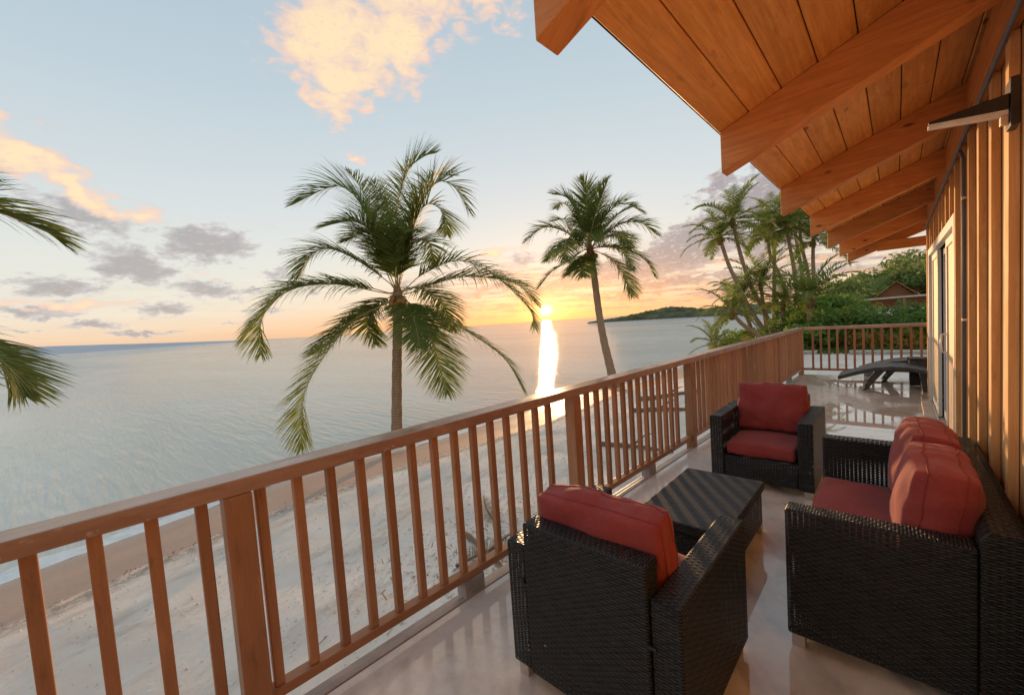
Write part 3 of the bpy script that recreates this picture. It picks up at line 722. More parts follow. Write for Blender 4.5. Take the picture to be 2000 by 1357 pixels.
# wall light
wl = thing('wall_light', 'slim black wedge shaped light with a pale strip under it, high on the cedar wall', 'wall light', (W - .024, 2.5, 2.2))
b = MB(); b.box(-.028, -.001, -.01, .09, .005, .183); b.build('back_plate', M['black'], wl, bevel=.004)
b = MB(); b.prism([(-.245, .098), (-.029, .128), (-.029, .072), (-.245, .092)], .0, .06); b.build('housing', M['black'], wl, bevel=.002)
b = MB(); b.prism([(-.247, .0905), (-.030, .0705), (-.030, .052), (-.247, .078)], .004, .052); b.build('diffuser', M['lampstrip'], wl, bevel=.002)
b = MB(); b.box(-.05, -.0285, .01, .045, .02, .0515); b.build('bracket', M['steel'], wl, bevel=.002)

# ------------------------------------------------------------------ cushions
def cushion(a, b, c, seed, n=26, soft=.30, puff=.34, wr=.006, sag=0.0):
    """boxy filled cushion, half sizes a (width), b (thickness), c (height); returns mesh builder and the map used for its piping"""
    def shape(px, py, pz):
        q = Vector((px, py, pz)); L = max(abs(px), abs(py), abs(pz), 1e-6)
        s = q / L
        sp = Vector((s.x * math.sqrt(max(0, 1 - s.y ** 2 / 2 - s.z ** 2 / 2 + s.y ** 2 * s.z ** 2 / 3)),
                     s.y * math.sqrt(max(0, 1 - s.z ** 2 / 2 - s.x ** 2 / 2 + s.z ** 2 * s.x ** 2 / 3)),
                     s.z * math.sqrt(max(0, 1 - s.x ** 2 / 2 - s.y ** 2 / 2 + s.x ** 2 * s.y ** 2 / 3))))
        d = s.lerp(sp, soft)
        th = (1 - puff) + puff * ((1 - min(1, abs(d.x)) ** 3.2) * (1 - min(1, abs(d.z)) ** 3.2)) ** .5
        x = d.x * a * (1 - .035 * (1 - d.z ** 2)); z = d.z * c * (1 - .045 * (1 - d.x ** 2)) - sag * (1 - d.x ** 2) * (d.z > 0) * d.z
        y = d.y * b * th
        p_ = Vector((x, y, z))
        w1 = noise.noise(Vector((x * 7 + seed, y * 9, z * 7))); w2 = noise.noise(Vector((x * 20 + seed, y * 16, z * 14 + 5)))
        rid = 1 - abs(noise.noise(Vector((x * 9 + seed * 2, y * 5, z * 13)))) * 2 - .7 * max(0, 1 - 6 * abs(noise.noise(Vector((x * 6 + z * 3 + seed, z * 5 - x * 2, 4)))))
        edge = max(abs(d.x), abs(d.z)) ** 3
        amt = wr * (w1 * 1.5 + w2 * .5 + (rid - .5) * .9 * edge)
        nrm = Vector((d.x * .3, d.y, d.z * .3)); nrm.normalize() if nrm.length else None
        return p_ + nrm * amt
    m_ = MB(); cache = {}
    def vert(p):
        k = tuple(round(x, 5) for x in p)
        if k not in cache: cache[k] = len(m_.v); m_.v.append(tuple(shape(*p)))
        return cache[k]
    for ax in range(3):
        for sg in (-1, 1):
            for i in range(n):
                for j in range(n):
                    q = []
                    for (di, dj) in ((0, 0), (1, 0), (1, 1), (0, 1)):
                        p = [0, 0, 0]; p[ax] = sg; p[(ax + 1) % 3] = -1 + 2 * (i + di) / n; p[(ax + 2) % 3] = -1 + 2 * (j + dj) / n
                        q.append(vert(p))
                    if sg < 0: q.reverse()
                    m_.f.append(tuple(q)); m_.uv.append([(0, 0)] * 4); m_.sm.append(True)
    return m_, shape
def add_cushion(name, parent, loc, rot, dims, seed, label=None, **k):
    a, b, c = [d / 2 for d in dims]
    m_, shp = cushion(a, b, c, seed, **k)
    o = m_.build(name, M['fabric'], parent, loc, rot, recalc=False)
    for sy in (-.62, .62):
        pts = []; n = 26
        for (p, q) in (((-1, -1), (1, -1)), ((1, -1), (1, 1)), ((1, 1), (-1, 1)), ((-1, 1), (-1, -1))):
            for i in range(n):
                t = i / n; pts.append(shp(p[0] + (q[0] - p[0]) * t, sy, p[1] + (q[1] - p[1]) * t))
        pts.append(pts[0]); t_ = MB(); t_.tube(pts, .0032, 5, cap=False); t_.build('piping', M['seam'], o, recalc=False)
    if label: o['label'] = label
    return o
# ------------------------------------------------------------------ wicker seats
def wpanel(name, parent, x0, x1, y0, y1, z0, z1, mat='wicker', bevel=.011):
    b = MB(); b.box(x0, x1, y0, y1, z0, z1, wick=True, uo=(random.uniform(0, 1) * 0, 0)); return b.build(name, M[mat], parent, bevel=bevel, seg=3)
def feet(parent, xs_, ys_, h=.06):
    f_ = MB(); f_.box(-.026, .026, -.026, .026, 0, h); me = f_.mesh('foot', M['steel'])
    for x in xs_:
        for y in ys_: place('foot', me, parent, (x, y, 0), bevel=.003)
def clip_part(parent, loc, rz=0):
    b = MB(); b.box(-.022, .022, -.004, .004, 0, .012); b.box(-.022, -.012, -.004, .004, .012, .03); b.build('clip', M['black'], parent, loc, (0, 0, rz))
def armchair(label, loc, rz, seed, backlabel=None):
    """local frame: front towards +y, width .78 on x, back face at y = 0"""
    t = thing('wicker_armchair', label, 'armchair', loc, rz, 'black wicker armchairs with red cushions')
    w_, d_ = .39, .77
    for s in (-1, 1):
        wpanel('arm', t, s * w_ if s < 0 else w_ - .108, -w_ + .108 if s < 0 else w_, .006, d_, .06, .625)
    wpanel('back_panel', t, -w_ + .111, w_ - .111, -.004, .095, .062, .735)
    wpanel('seat_base', t, -w_ + .110, w_ - .110, .097, d_ - .012, .064, .27)
    feet(t, (-w_ + .045, w_ - .045), (.045, d_ - .045))
    clip_part(t, (-w_ + .11, .002, .45)); clip_part(t, (w_ - .11, .002, .45))
    add_cushion('seat_cushion', t, (0, .435, .335), (R(-90), 0, 0), (.555, .13, .67), seed, soft=.22, puff=.22, wr=.004)
    add_cushion('back_cushion', t, (.0, .20, .625), (R(9), 0, R(1.0)), (.60, .20, .47), seed + 3.3, soft=.26, puff=.38, wr=.013)
    return t
armchair('black wicker armchair in the foreground seen from behind, red back cushion rising over its back', (-.908, 1.262, 0), 0, 1.0)
armchair('far black wicker armchair facing the camera beyond the coffee table', (-.885, 4.735, 0), math.pi, 8.0)

t = thing('wicker_sofa', 'black wicker two seat sofa with red cushions standing against the cedar wall', 'sofa', (-.39, 2.18, 0))
# local: x 0..0.72 towards the wall, y 0..1.44
wpanel('arm', t, 0, .60, 0, .105, .06, .655); wpanel('arm', t, 0, .60, 1.335, 1.44, .06, .655)
b = MB(); b.prism([(.60, .06), (.725, .06), (.735, .70), (.70, .725), (.625, .725), (.603, .69)], 0, 1.44)
b.uv = []
for f_ in b.f:
    q = [b.v[i] for i in f_]; ysp = max(p[1] for p in q) - min(p[1] for p in q)
    b.uv.append([(p[1], p[2]) if (ysp > .1 and abs(q[0][2] - q[2][2]) > .1) else ((p[0], p[2]) if ysp < .1 else (p[0], p[1] * .5)) for p in q])
b.build('back_panel', M['wicker'], t, bevel=.009, seg=2)
wpanel('seat_base', t, .012, .598, .107, 1.333, .064, .27)
feet(t, (.04, .66), (.04, 1.40))
add_cushion('seat_cushion', t, (.27, .72, .345), (R(-90), 0, 0), (.56, .14, 1.20), 21, soft=.22, puff=.2, wr=.004)
add_cushion('back_cushion', t, (.50, .405, .66), (R(8), 0, R(90)), (.60, .27, .47), 31, soft=.38, puff=.42, wr=.009, label='red back cushion nearer the camera')
add_cushion('back_cushion', t, (.485, 1.02, .66), (R(10), 0, R(93)), (.60, .26, .47), 44, soft=.38, puff=.42, wr=.009, label='red back cushion farther from the camera')

t = thing('wicker_coffee_table', 'low black wicker coffee table between the armchairs and the sofa', 'coffee table', (-.96, 2.80, 0))
wpanel('table_top', t, -.265, .265, -.455, .455, .30, .36, 'wicker_top', .008)
wpanel('table_base', t, -.25, .25, -.44, .44, .06, .298)
feet(t, (-.225, .225), (-.415, .415))

# ------------------------------------------------------------------ loungers at the far end
def lounger(label, loc):
    t = thing('sun_lounger', label, 'sun lounger', loc, 0, 'dark loungers at the far end of the deck')
    top = [(-.80, .235), (-.66, .29), (-.5, .345), (-.3, .40), (-.1, .425), (.1, .42), (.3, .38), (.5, .315), (.7, .255), (.9, .23), (1.1, .25), (1.15, .26)]
    prof_ = top + [(x + .012, z - .065) for x, z in reversed(top)]
    b = MB(); b.prism(prof_, 0, .62, smooth=False); b.build('lounge_bed', M['wicker_far'], t, bevel=.012)
    for y in (.04, .53):
        for lb in (([(-.27, .33), (-.17, .33), (-.40, 0), (-.46, 0)]), ([(.76, .24), (.86, .24), (1.0, 0), (.94, 0)])):
            b = MB(); b.prism(lb, y, y + .05); b.build('leg', M['wicker_far'], t, bevel=.005)
    b = MB(); b.prism([(.30, .0), (.62, .0), (.66, .30), (.26, .34)], .08, .54); b.build('base', M['wicker_far'], t, bevel=.01)
    b = MB(); b.tube([(-.3, .06, .17), (-.3, .56, .17)], .014, 8); b.build('cross_bar', M['wicker_far'], t)
    return t
l1 = lounger('dark curved wicker sun lounger nearer the camera at the deck end', (0.0, 9.42, 0))
l2 = lounger('dark curved wicker sun lounger against the end railing behind the first', (.22, 10.38, 0))
t = thing('wicker_side_table', 'small dark wicker side table between the two loungers', 'side table', (.42, 10.16, 0))
wpanel('table_top', t, -.30, .30, -.14, .14, .47, .51, 'wicker_far', .008); wpanel('table_base', t, -.27, .27, -.125, .125, .02, .468, 'wicker_far')

# ------------------------------------------------------------------ palms
def smooth_curve(pts, n):
    P = [Vector(p) for p in pts]; P = [P[0] * 2 - P[1]] + P + [P[-1] * 2 - P[-2]]; out = []
    segs = len(P) - 3
    for k in range(n + 1):
        t = k / n * segs; i = min(int(t), segs - 1); u = t - i; a, b, c, d = P[i:i + 4]
        out.append(.5 * ((2 * b) + (-a + c) * u + (2 * a - 5 * b + 4 * c - d) * u * u + (-a + 3 * b - 3 * c + d) * u ** 3))
    return out
def frond_mesh(pts, pairs=70, leaf=.62, wid=.030, droop=.8, seed=0, wind=(0, 0, 0), mat='palm', segs=4, rr=.018):
    rng = random.Random(seed)
    C = smooth_curve(pts, 28); L = [0]
    for a, b in zip(C, C[1:]): L.append(L[-1] + (b - a).length)
    T = L[-1]
    rb = MB(); m_ = MB()
    rb.tube(C, [rr * (1 - .86 * (l / T) ** .8) for l in L], 5, cap=False, squash=.7)
    def at(s):
        for i in range(len(L) - 1):
            if L[i + 1] >= s: 
                u = (s - L[i]) / max(1e-6, L[i + 1] - L[i]); return C[i].lerp(C[i + 1], u), (C[i + 1] - C[i]).normalized()
        return C[-1], (C[-1] - C[-2]).normalized()
    up = Vector((0, 0, 1)); prev = None; wv = Vector(wind)
    for i in range(pairs):
        q = .13 + .87 * (i + rng.uniform(-.3, .3)) / pairs; q = min(.998, max(.1, q)); p, tg = at(q * T)
        side = tg.cross(up)
        if prev is not None and side.length < .45: side = side + prev * .6
        side.normalize()
        if prev is not None and side.dot(prev) < 0: side = -side
        prev = side; nrm = side.cross(tg).normalized()
        ln = leaf * (T / 3.0) ** .3 * (math.sin(math.pi * min(1, .17 + .80 * q)) ** .65) * rng.uniform(.85, 1.1)
        if q > .93: ln *= .8
        ang = R(62 - 40 * q ** 2)
        for sg in (-1, 1):
            if rng.random() < .03: continue
            an = ang + rng.uniform(-.16, .16); lift = rng.uniform(.05, .35)
            d = (side * sg * math.sin(an) + tg * math.cos(an) + nrm * lift).normalized()
            pos = p.copy(); w0 = wid * rng.uniform(.8, 1.15) * (1 - .35 * q)
            wdir = d.cross(nrm * .6 + side * sg * -.4 + up * .2).normalized()
            dr = droop * rng.uniform(.6, 1.3); ring = []
            for k in range(segs + 1):
                u = k / segs; ww = w0 * (.55 + .9 * u if u < .3 else (1 - u) ** .75 * 1.05)
                ring.append((pos - wdir * ww * .5, pos + wdir * ww * .5))
                d = (d + Vector((0, 0, -1)) * dr * (.9 / segs) * (.4 + u) + wv * (.5 / segs)).normalized()
                pos = pos + d * (ln / segs)
            k0 = len(m_.v)
            for a, b in ring: m_.v += [tuple(a), tuple(b)]
            for k in range(segs):
                m_.f.append((k0 + 2 * k, k0 + 2 * k + 1, k0 + 2 * k + 3, k0 + 2 * k + 2)); m_.uv.append([(0, 0)] * 4); m_.sm.append(True)
    me = m_.mesh('frond', M[mat])
    rmesh_ = rb.mesh('rib', M['rachis'])
    return me, rmesh_
def crown_bits(root, c, r, nuts, seed):
    rng = random.Random(seed); b = MB()
    for i in range(26):
        a = rng.uniform(0, 6.28); e = rng.uniform(-.9, 1.0)
        d = Vector((math.cos(a) * math.cos(e), math.sin(a) * math.cos(e), math.sin(e)))
        b.tube([c + d * r * .2 - Vector((0, 0, r * .6)), c + d * r * .7, c + d * r * rng.uniform(1.1, 2.0) - Vector((0, 0, rng.uniform(0, r * .7)))], [r * .34, r * .22, r * .03], 5)
    b.tube([c - Vector((0, 0, r * 2.4)), c - Vector((0, 0, r)), c + Vector((0, 0, r)), c + Vector((0, 0, r * 2.6))], [r * .72, r * .9, r * .7, r * .1], 9)
    b.build('crown_base', M['fibre'], root)
    if nuts:
        nb = MB(); s = r * .5; n1, n2 = 10, 7
        for i in range(n1):
            for j in range(n2):
                q = []
                for di, dj in ((0, 0), (1, 0), (1, 1), (0, 1)):
                    th = 2 * math.pi * (i + di) / n1; phn = math.pi * (j + dj) / n2
                    q.append((s * math.sin(phn) * math.cos(th), s * math.sin(phn) * math.sin(th), s * 1.15 * math.cos(phn)))
                nb.face(q, smooth=True)
        me = nb.mesh('coconut', M['coconut'])
        for i in range(nuts):
            a = rng.uniform(0, 6.28); place('coconut', me, root, tuple(c + Vector((math.cos(a) * r * 1.15, math.sin(a) * r * 1.15, -r * rng.uniform(.5, 1.5)))), (rng.random(), rng.random(), 0))
def trunk(root, pts, r0, r1, n=46):
    C = smooth_curve(list(reversed(pts)), n); b = MB()
    rad = [(r0 + (r1 - r0) * (i / n) ** .7) * (1 + .045 * math.sin(i * 2.1) + (.5 * (1 - i / n) ** 6)) for i in range(n + 1)]
    b.tube(C, rad, 12); b.build('trunk', M['bark'], root)
PALMS = {'near':{'base':[-13.097,7.72,-2.5],'trunk':[[0.235,0.381,5.411],[0.211,0.343,4.756],[0.158,0.256,3.689],[0.097,0.157,2.45],[0.017,0.028,0.576],[0.0,0.0,0.0]],'fronds':[[[0.2,0.32,5.58],[0.08,0.14,6.08],[-0.28,-0.26,8.19],[-0.69,-0.65,9.02],[-1.14,-1.09,9.14],[-1.93,-2.07,8.58]],[[0.2,0.33,5.62],[0.11,0.18,6.24],[-0.53,0.13,8.06],[-1.29,0.2,9.34],[-2.23,0.12,10.35]],[[0.24,0.39,5.57],[0.25,0.41,6.06],[0.21,0.64,8.21],[0.26,1.12,9.67],[0.41,1.79,10.36],[0.49,2.39,10.65]],[[0.26,0.42,5.57],[0.33,0.54,6.06],[0.65,1.21,8.19],[0.96,1.91,9.31],[1.22,2.55,9.19],[1.39,3.06,8.3]],[[0.27,0.44,5.61],[0.38,0.62,6.22],[0.42,1.53,8.8],[0.25,2.38,9.86],[0.13,3.42,10.11]],[[0.21,0.34,5.58],[0.13,0.2,6.07],[0.19,-0.34,7.3],[0.29,-1.01,7.69],[0.22,-2.05,7.43]],[[0.19,0.32,5.52],[0.07,0.12,5.83],[-0.54,-0.62,6.61],[-1.15,-1.28,7.05],[-1.65,-1.73,6.86],[-2.09,-2.06,6.11]],[[0.2,0.33,5.41],[0.1,0.16,5.42],[-0.46,-0.9,5.75],[-1.31,-2.48,5.7],[-1.74,-3.39,4.84],[-1.96,-3.99,4.07]],[[0.18,0.29,5.42],[0.02,0.03,5.43],[-0.68,-1.6,5.8],[-1.05,-2.87,5.52],[-1.06,-3.61,4.66],[-0.7,-3.8,3.65]],[[0.2,0.32,5.33],[0.08,0.14,5.1],[-0.23,-0.87,4.66],[-0.45,-1.9,3.64],[-0.55,-2.79,2.25],[-0.27,-3.11,0.67]],[[0.19,0.3,5.33],[0.04,0.07,5.1],[-0.89,-0.81,4.53],[-1.77,-1.4,3.77],[-2.46,-1.6,3.46]],[[0.28,0.45,5.45],[0.4,0.64,5.56],[0.81,1.09,6.02],[1.61,2.08,6.45],[2.39,3.01,5.89],[3.17,3.93,4.63],[3.42,3.95,3.85]],[[0.28,0.46,5.41],[0.43,0.7,5.39],[0.81,1.57,5.7],[1.36,2.8,5.93],[2.18,4.48,5.61],[2.47,5.35,4.75]],[[0.28,0.46,5.32],[0.42,0.68,5.06],[0.98,1.34,4.59],[1.75,2.25,3.84],[2.53,3.17,2.81],[3.03,3.59,1.56]],[[0.27,0.44,5.35],[0.38,0.62,5.15],[1.05,0.78,4.53],[1.76,0.72,3.23],[2.45,0.5,1.96]],[[0.26,0.42,5.33],[0.33,0.54,5.07],[1.19,0.3,4.53],[2.18,-0.2,3.54]],[[0.24,0.39,5.57],[0.25,0.41,6.06],[-0.27,0.48,7.47],[-0.94,0.61,8.81],[-1.59,0.89,9.89]],[[0.25,0.41,5.61],[0.3,0.48,6.22],[0.6,0.54,7.31],[0.82,0.35,8.26],[0.92,-0.1,8.77]],[[0.26,0.42,5.61],[0.34,0.55,6.22],[0.23,1.31,7.29],[-0.01,2.12,7.33],[-0.51,2.64,6.62]],[[0.26,0.42,5.57],[0.33,0.54,6.06],[0.81,0.86,7.63],[1.34,1.13,8.34],[1.89,1.37,7.94],[2.21,1.19,7.15]],[[0.22,0.36,5.39],[0.18,0.29,5.33],[-0.56,-0.05,5.07],[-1.26,-0.08,4.52],[-1.7,0.45,3.62]],[[0.24,0.39,5.41],[0.26,0.43,5.41],[0.15,1.31,5.6],[-0.01,2.45,5.08],[-0.44,3.29,3.95]],[[0.24,0.39,5.62],[0.26,0.42,6.23],[-0.2,0.31,7.11],[-0.9,0.02,7.71],[-1.72,-0.39,7.48]]]},'mid':{'base':[-11.791,20.925,-2.45],'trunk':[[-0.782,-0.481,7.789],[-0.674,-0.415,6.617],[-0.533,-0.328,4.364],[-0.365,-0.225,2.682],[-0.082,-0.051,0.787],[0.0,0.0,0.0]],'fronds':[[[-0.79,-0.48,7.93],[-0.8,-0.49,8.37],[-1.25,-0.64,9.6],[-1.85,-0.83,10.87],[-2.68,-1.16,11.27]],[[-0.77,-0.48,7.98],[-0.75,-0.46,8.55],[-0.67,-0.77,10.12],[-0.42,-1.07,11.02],[-0.48,-1.61,11.44]],[[-0.75,-0.46,7.98],[-0.66,-0.41,8.54],[-0.67,0.01,10.72],[-0.21,0.86,11.86]],[[-0.77,-0.48,7.98],[-0.75,-0.46,8.55],[-1.01,0.24,10.25],[-1.47,1.07,12.01]],[[-0.71,-0.44,7.93],[-0.51,-0.32,8.33],[0.08,-0.08,9.57],[0.96,0.29,10.08],[1.93,0.7,9.45]],[[-0.67,-0.42,7.92],[-0.35,-0.22,8.31],[0.54,0.59,9.09],[1.36,1.44,9.12],[1.95,2.19,8.42]],[[-0.68,-0.42,7.83],[-0.37,-0.23,7.93],[0.81,0.32,7.68],[1.8,0.71,6.99],[2.31,0.76,6.0]],[[-0.68,-0.42,7.75],[-0.38,-0.24,7.65],[0.38,-0.12,7.06],[1.07,-0.15,6.12],[1.53,-0.37,5.0]],[[-0.86,-0.53,7.87],[-1.09,-0.67,8.12],[-2.02,-1.11,9.02],[-3.11,-1.61,9.38],[-4.16,-2.07,8.73]],[[-0.88,-0.54,7.95],[-1.16,-0.72,8.41],[-1.95,-0.68,9.25],[-2.52,-0.34,9.91],[-3.42,-0.14,10.03]],[[-0.88,-0.54,7.85],[-1.18,-0.73,8.03],[-1.46,-1.47,8.49],[-1.32,-2.12,8.02],[-0.92,-2.7,7.09]],[[-0.86,-0.53,7.8],[-1.11,-0.68,7.83],[-1.69,-1.26,7.3],[-2.4,-1.98,6.78],[-2.9,-2.61,5.95]],[[-0.85,-0.52,7.75],[-1.04,-0.64,7.63],[-0.75,-1.32,6.96],[-0.25,-2.13,6.21]],[[-0.77,-0.48,7.96],[-0.75,-0.46,8.46],[-0.39,0.29,8.95],[0.02,1.22,9.77],[0.58,2.33,10.4]],[[-0.72,-0.44,7.88],[-0.52,-0.32,8.14],[-0.12,0.54,8.54],[0.21,1.55,8.48],[0.18,2.41,7.86]],[[-0.8,-0.49,7.94],[-0.84,-0.51,8.37],[-1.69,-0.47,9.91],[-2.52,-0.24,10.84],[-3.38,0.06,10.78]],[[-0.72,-0.44,7.9],[-0.52,-0.32,8.24],[0.23,-0.43,8.56],[1.14,-0.61,8.36],[1.74,-1.07,7.67]],[[-0.84,-0.52,7.89],[-1.01,-0.62,8.2],[-1.91,-0.65,8.36],[-2.96,-0.61,8.14],[-3.91,-0.43,7.68]]]},'left':{'base':[-7.352,-1.507,-1.95],'trunk':[[-0.045,0.267,4.53],[-0.037,0.218,3.953],[-0.025,0.15,2.994],[0.0,0.0,0.0]],'fronds':[[[-0.05,0.33,4.67],[-0.08,0.5,5.1],[-0.14,0.81,5.28],[-0.19,1.14,5.2],[-0.22,1.33,5.11],[-0.25,1.5,5.02],[-0.27,1.62,4.88]],[[-0.05,0.3,4.47],[-0.07,0.41,4.29],[-0.04,0.7,3.88],[0.03,0.92,3.65],[0.12,1.07,3.41],[0.23,1.16,3.1]],[[-0.04,0.26,4.62],[-0.04,0.22,4.9],[-0.5,0.05,5.46],[-1.08,-0.32,5.68]],[[-0.05,0.29,4.66],[-0.06,0.36,5.05],[-0.69,0.4,5.85],[-1.5,0.5,6.58]],[[-0.04,0.25,4.56],[-0.03,0.2,4.67],[0.0,-0.02,4.86],[0.04,-0.25,4.62]],[[-0.04,0.24,4.47],[-0.03,0.17,4.31],[0.31,-0.03,3.95],[0.71,-0.03,3.53]],[[-0.04,0.27,4.45],[-0.04,0.26,4.19],[0.67,0.43,3.69],[1.61,0.57,3.18]],[[-0.05,0.28,4.63],[-0.05,0.3,4.92],[-0.24,0.31,5.68],[-0.46,0.18,6.09]],[[-0.05,0.29,4.62],[-0.06,0.38,4.88],[-0.84,0.56,5.61],[-1.83,0.73,6.04]],[[-0.04,0.24,4.5],[-0.03,0.16,4.43],[-0.71,-0.21,4.45],[-1.6,-0.64,4.2]]]},'far_a':{'base':[-5.594,29.598,-1.2],'trunk':[[-2.608,-0.741,7.25],[-2.2,-0.625,5.589],[-1.697,-0.482,4.144],[-1.115,-0.317,2.602],[-0.367,-0.104,1.073],[0.0,0.0,0.0]],'fronds':[]},'far_b':{'base':[-5.489,30.598,-1.2],'trunk':[[-2.242,-0.577,8.368],[-1.886,-0.486,6.248],[-1.39,-0.358,4.229],[-0.881,-0.227,2.879],[-0.299,-0.077,1.217],[0.0,0.0,0.0]],'fronds':[]},'far_c':{'base':[-6.234,33.424,-1.2],'trunk':[[-0.013,-0.003,8.268],[0.129,0.024,6.293],[0.071,0.013,3.986],[0.0,0.0,0.0]],'fronds':[]},'far_d':{'base':[-4.994,35.702,-1.2],'trunk':[[-1.848,-0.358,7.779],[-1.68,-0.325,6.286],[-1.11,-0.215,4.623],[0.0,0.0,0.0]],'fronds':[]},'far_e':{'base':[-4.769,34.683,-1.2],'trunk':[[-0.788,-0.127,8.035],[-0.54,-0.087,6.251],[-0.38,-0.061,4.832],[0.0,0.0,0.0]],'fronds':[]},'far_f':{'base':[-4.2,37.781,-1.2],'trunk':[[-1.001,-0.138,8.579],[-0.932,-0.129,7.076],[-0.571,-0.079,4.905],[0.0,0.0,0.0]],'fronds':[]},'far_g':{'base':[-4.197,35.754,-1.2],'trunk':[[0.009,0.001,6.973],[-0.031,-0.004,5.93],[-0.022,-0.003,4.522],[0.0,0.0,0.0]],'fronds':[]},'far_h':{'base':[-5.024,39.692,-1.2],'trunk':[[-0.81,-0.119,9.739],[-0.692,-0.102,7.748],[-0.42,-0.062,5.333],[0.0,0.0,0.0]],'fronds':[]},'far_s1':{'base':[-6.185,31.399,-1.4],'trunk':[[-0.348,-0.072,4.414],[-0.244,-0.051,3.07],[-0.134,-0.028,1.947],[0.0,0.0,0.0]],'fronds':[]},'far_s2':{'base':[-3.398,26.785,-1.4],'trunk':[[0.053,0.007,3.155],[0.038,0.005,2.442],[0.027,0.003,1.904],[0.0,0.0,0.0]],'fronds':[]},'far_s3':{'base':[-4.386,25.737,-1.4],'trunk':[[-2.292,-0.609,2.707],[-1.758,-0.467,2.018],[-1.154,-0.307,1.477],[0.0,0.0,0.0]],'fronds':[]},'far_s4':{'base':[-7.089,23.975,-1.4],'trunk':[[-0.169,-0.051,1.029],[-0.102,-0.031,0.656],[-0.036,-0.011,0.284],[0.0,0.0,0.0]],'fronds':[]},'far_s5':{'base':[-5.098,29.564,-1.4],'trunk':[[0.06,0.01,2.984],[0.04,0.007,2.165],[0.028,0.005,1.652],[0.0,0.0,0.0]],'fronds':[]},'far_s6':{'base':[-6.619,30.295,-1.4],'trunk':[[-0.746,-0.183,3.602],[-0.589,-0.144,2.598],[-0.336,-0.082,1.7],[0.0,0.0,0.0]],'fronds':[]}}
def big_palm(key, label, cat_seed, r0, r1, leaf, wid, pairs, droop, wind, nuts, rr, extra=0):
    P = PALMS[key]; t = thing('coconut_palm', label, 'palm tree', P['base'])
    tr = [Vector(q) for q in P['trunk']]; trunk(t, tr, r0, r1)
    crown_bits(t, tr[0] - Vector((0, 0, r0 * .5)), r0 * 1.1, nuts, cat_seed)
    for i, pts in enumerate(P['fronds']):
        if key == 'near' and i == 17: continue
        chord = (Vector(pts[-1]) - Vector(pts[0])).normalized(); hz = math.sqrt(max(0, 1 - chord.z ** 2))
        me, rm_ = frond_mesh(pts, pairs, leaf, wid, droop * (.45 + 1.3 * hz ** 1.8) * random.uniform(.85, 1.15), cat_seed * 100 + i, wind, rr=rr)
        o = place('frond', me, t); place('rib', rm_, o)
    rg_ = random.Random(cat_seed * 7)
    for k in range(extra):
        f0 = P['fronds'][rg_.randrange(len(P['fronds']))]; a = rg_.uniform(.5, 2.6) * rg_.choice((-1, 1)); c0 = tr[0]
        rotm = Matrix.Rotation(a, 3, 'Z'); sc_ = rg_.uniform(.8, .86); pts = [c0 + rotm @ (Vector(q) - c0) * sc_ for q in f0]
        me, rm_ = frond_mesh(pts, pairs, leaf * .95, wid, droop, cat_seed * 100 + 60 + k, wind, rr=rr)
        o = place('frond', me, t); place('rib', rm_, o)
    return t
big_palm('near', 'tall coconut palm at left centre, nearest to the railing, fronds drooping over the sea view', 3, .185, .155, 1.4, .068, 112, .55, (-.30, -.2, .05), 11, .03, 2)
big_palm('mid', 'slender leaning coconut palm just right of the setting sun', 4, .24, .17, 1.4, .086, 80, .6, (.05, .25, .1), 9, .045, 4)
big_palm('left', 'coconut palm mostly out of frame at the left edge, only frond tips in view', 5, .14, .12, 1.0, .052, 90, .45, (-.1, .15, 0), 4, .026)
# grove on the right: shared generic fronds
def gen_pts(elv, L, dr):
    pts = [Vector((0, 0, 0))]; e = elv
    for k in range(6):
        pts.append(pts[-1] + Vector((math.cos(e), 0, math.sin(e))) * (L / 6)); e -= dr * (.16 + .10 * k)
    return pts
GF = []
for i, (e, dr) in enumerate(((1.25, .35), (1.0, .45), (.75, .5), (.45, .5), (.1, .5), (-.3, .42), (.85, .62), (.3, .6))):
    GF.append((e, frond_mesh(gen_pts(e, 3.0, dr), 46, .80, .085, .62, 900 + i, (0, 0, 0), 'palm_dark', 3, .03)))
def grove_palm(key, label, r, size, nf, seed, nuts=3, emin=-.5, group=None):
    P = PALMS[key]; rng = random.Random(seed)
    t = thing('coconut_palm', label, 'palm tree', P['base'], group=None)
    tr = [Vector(q) for q in P['trunk']]; trunk(t, tr, r, r * .75, 24)
    crown_bits(t, tr[0], r * 1.2, nuts, seed)
    for i in range(nf):
        k = i / nf; e_t = 1.3 - (1.3 - emin) * k + rng.uniform(-.15, .15)
        e0, (me, rm_) = min(GF, key=lambda g: abs(g[0] - e_t) + rng.uniform(0, .2))
        a = i * 2.4 + rng.uniform(-.3, .3); s = size * rng.uniform(.82, 1.1)
        o = place('frond', me, t, tuple(tr[0] + Vector((0, 0, .1))), (0, (e0 - e_t) * .8, a)); o.scale = (s, s, s); place('rib', rm_, o)
    return t
info = [('a', 'tall curving palm on the left of the grove, lower crown of the leaning front pair', .145, .92, 17), ('b', 'tallest curving palm of the grove, upper crown of the leaning front pair', .15, .95, 18),
        ('c', 'tall straight palm just right of the leaning pair', .14, .92, 17), ('d', 'thin palm behind the straight one with a tilted trunk', .14, .92, 17),
        ('e', 'tall palm in the middle of the grove with its crown under the rafter ends', .14, .92, 17), ('f', 'slanting palm at the back right of the grove', .14, .92, 17),
        ('g', 'right hand palm of the tall grove, lower crown over the broad young palm', .14, .92, 17), ('h', 'highest crown at the back of the grove, half hidden by a rafter', .14, .92, 17)]
for i, (k, lb, r, s, nf) in enumerate(info): grove_palm('far_' + k, lb, r, s, nf, 40 + i)
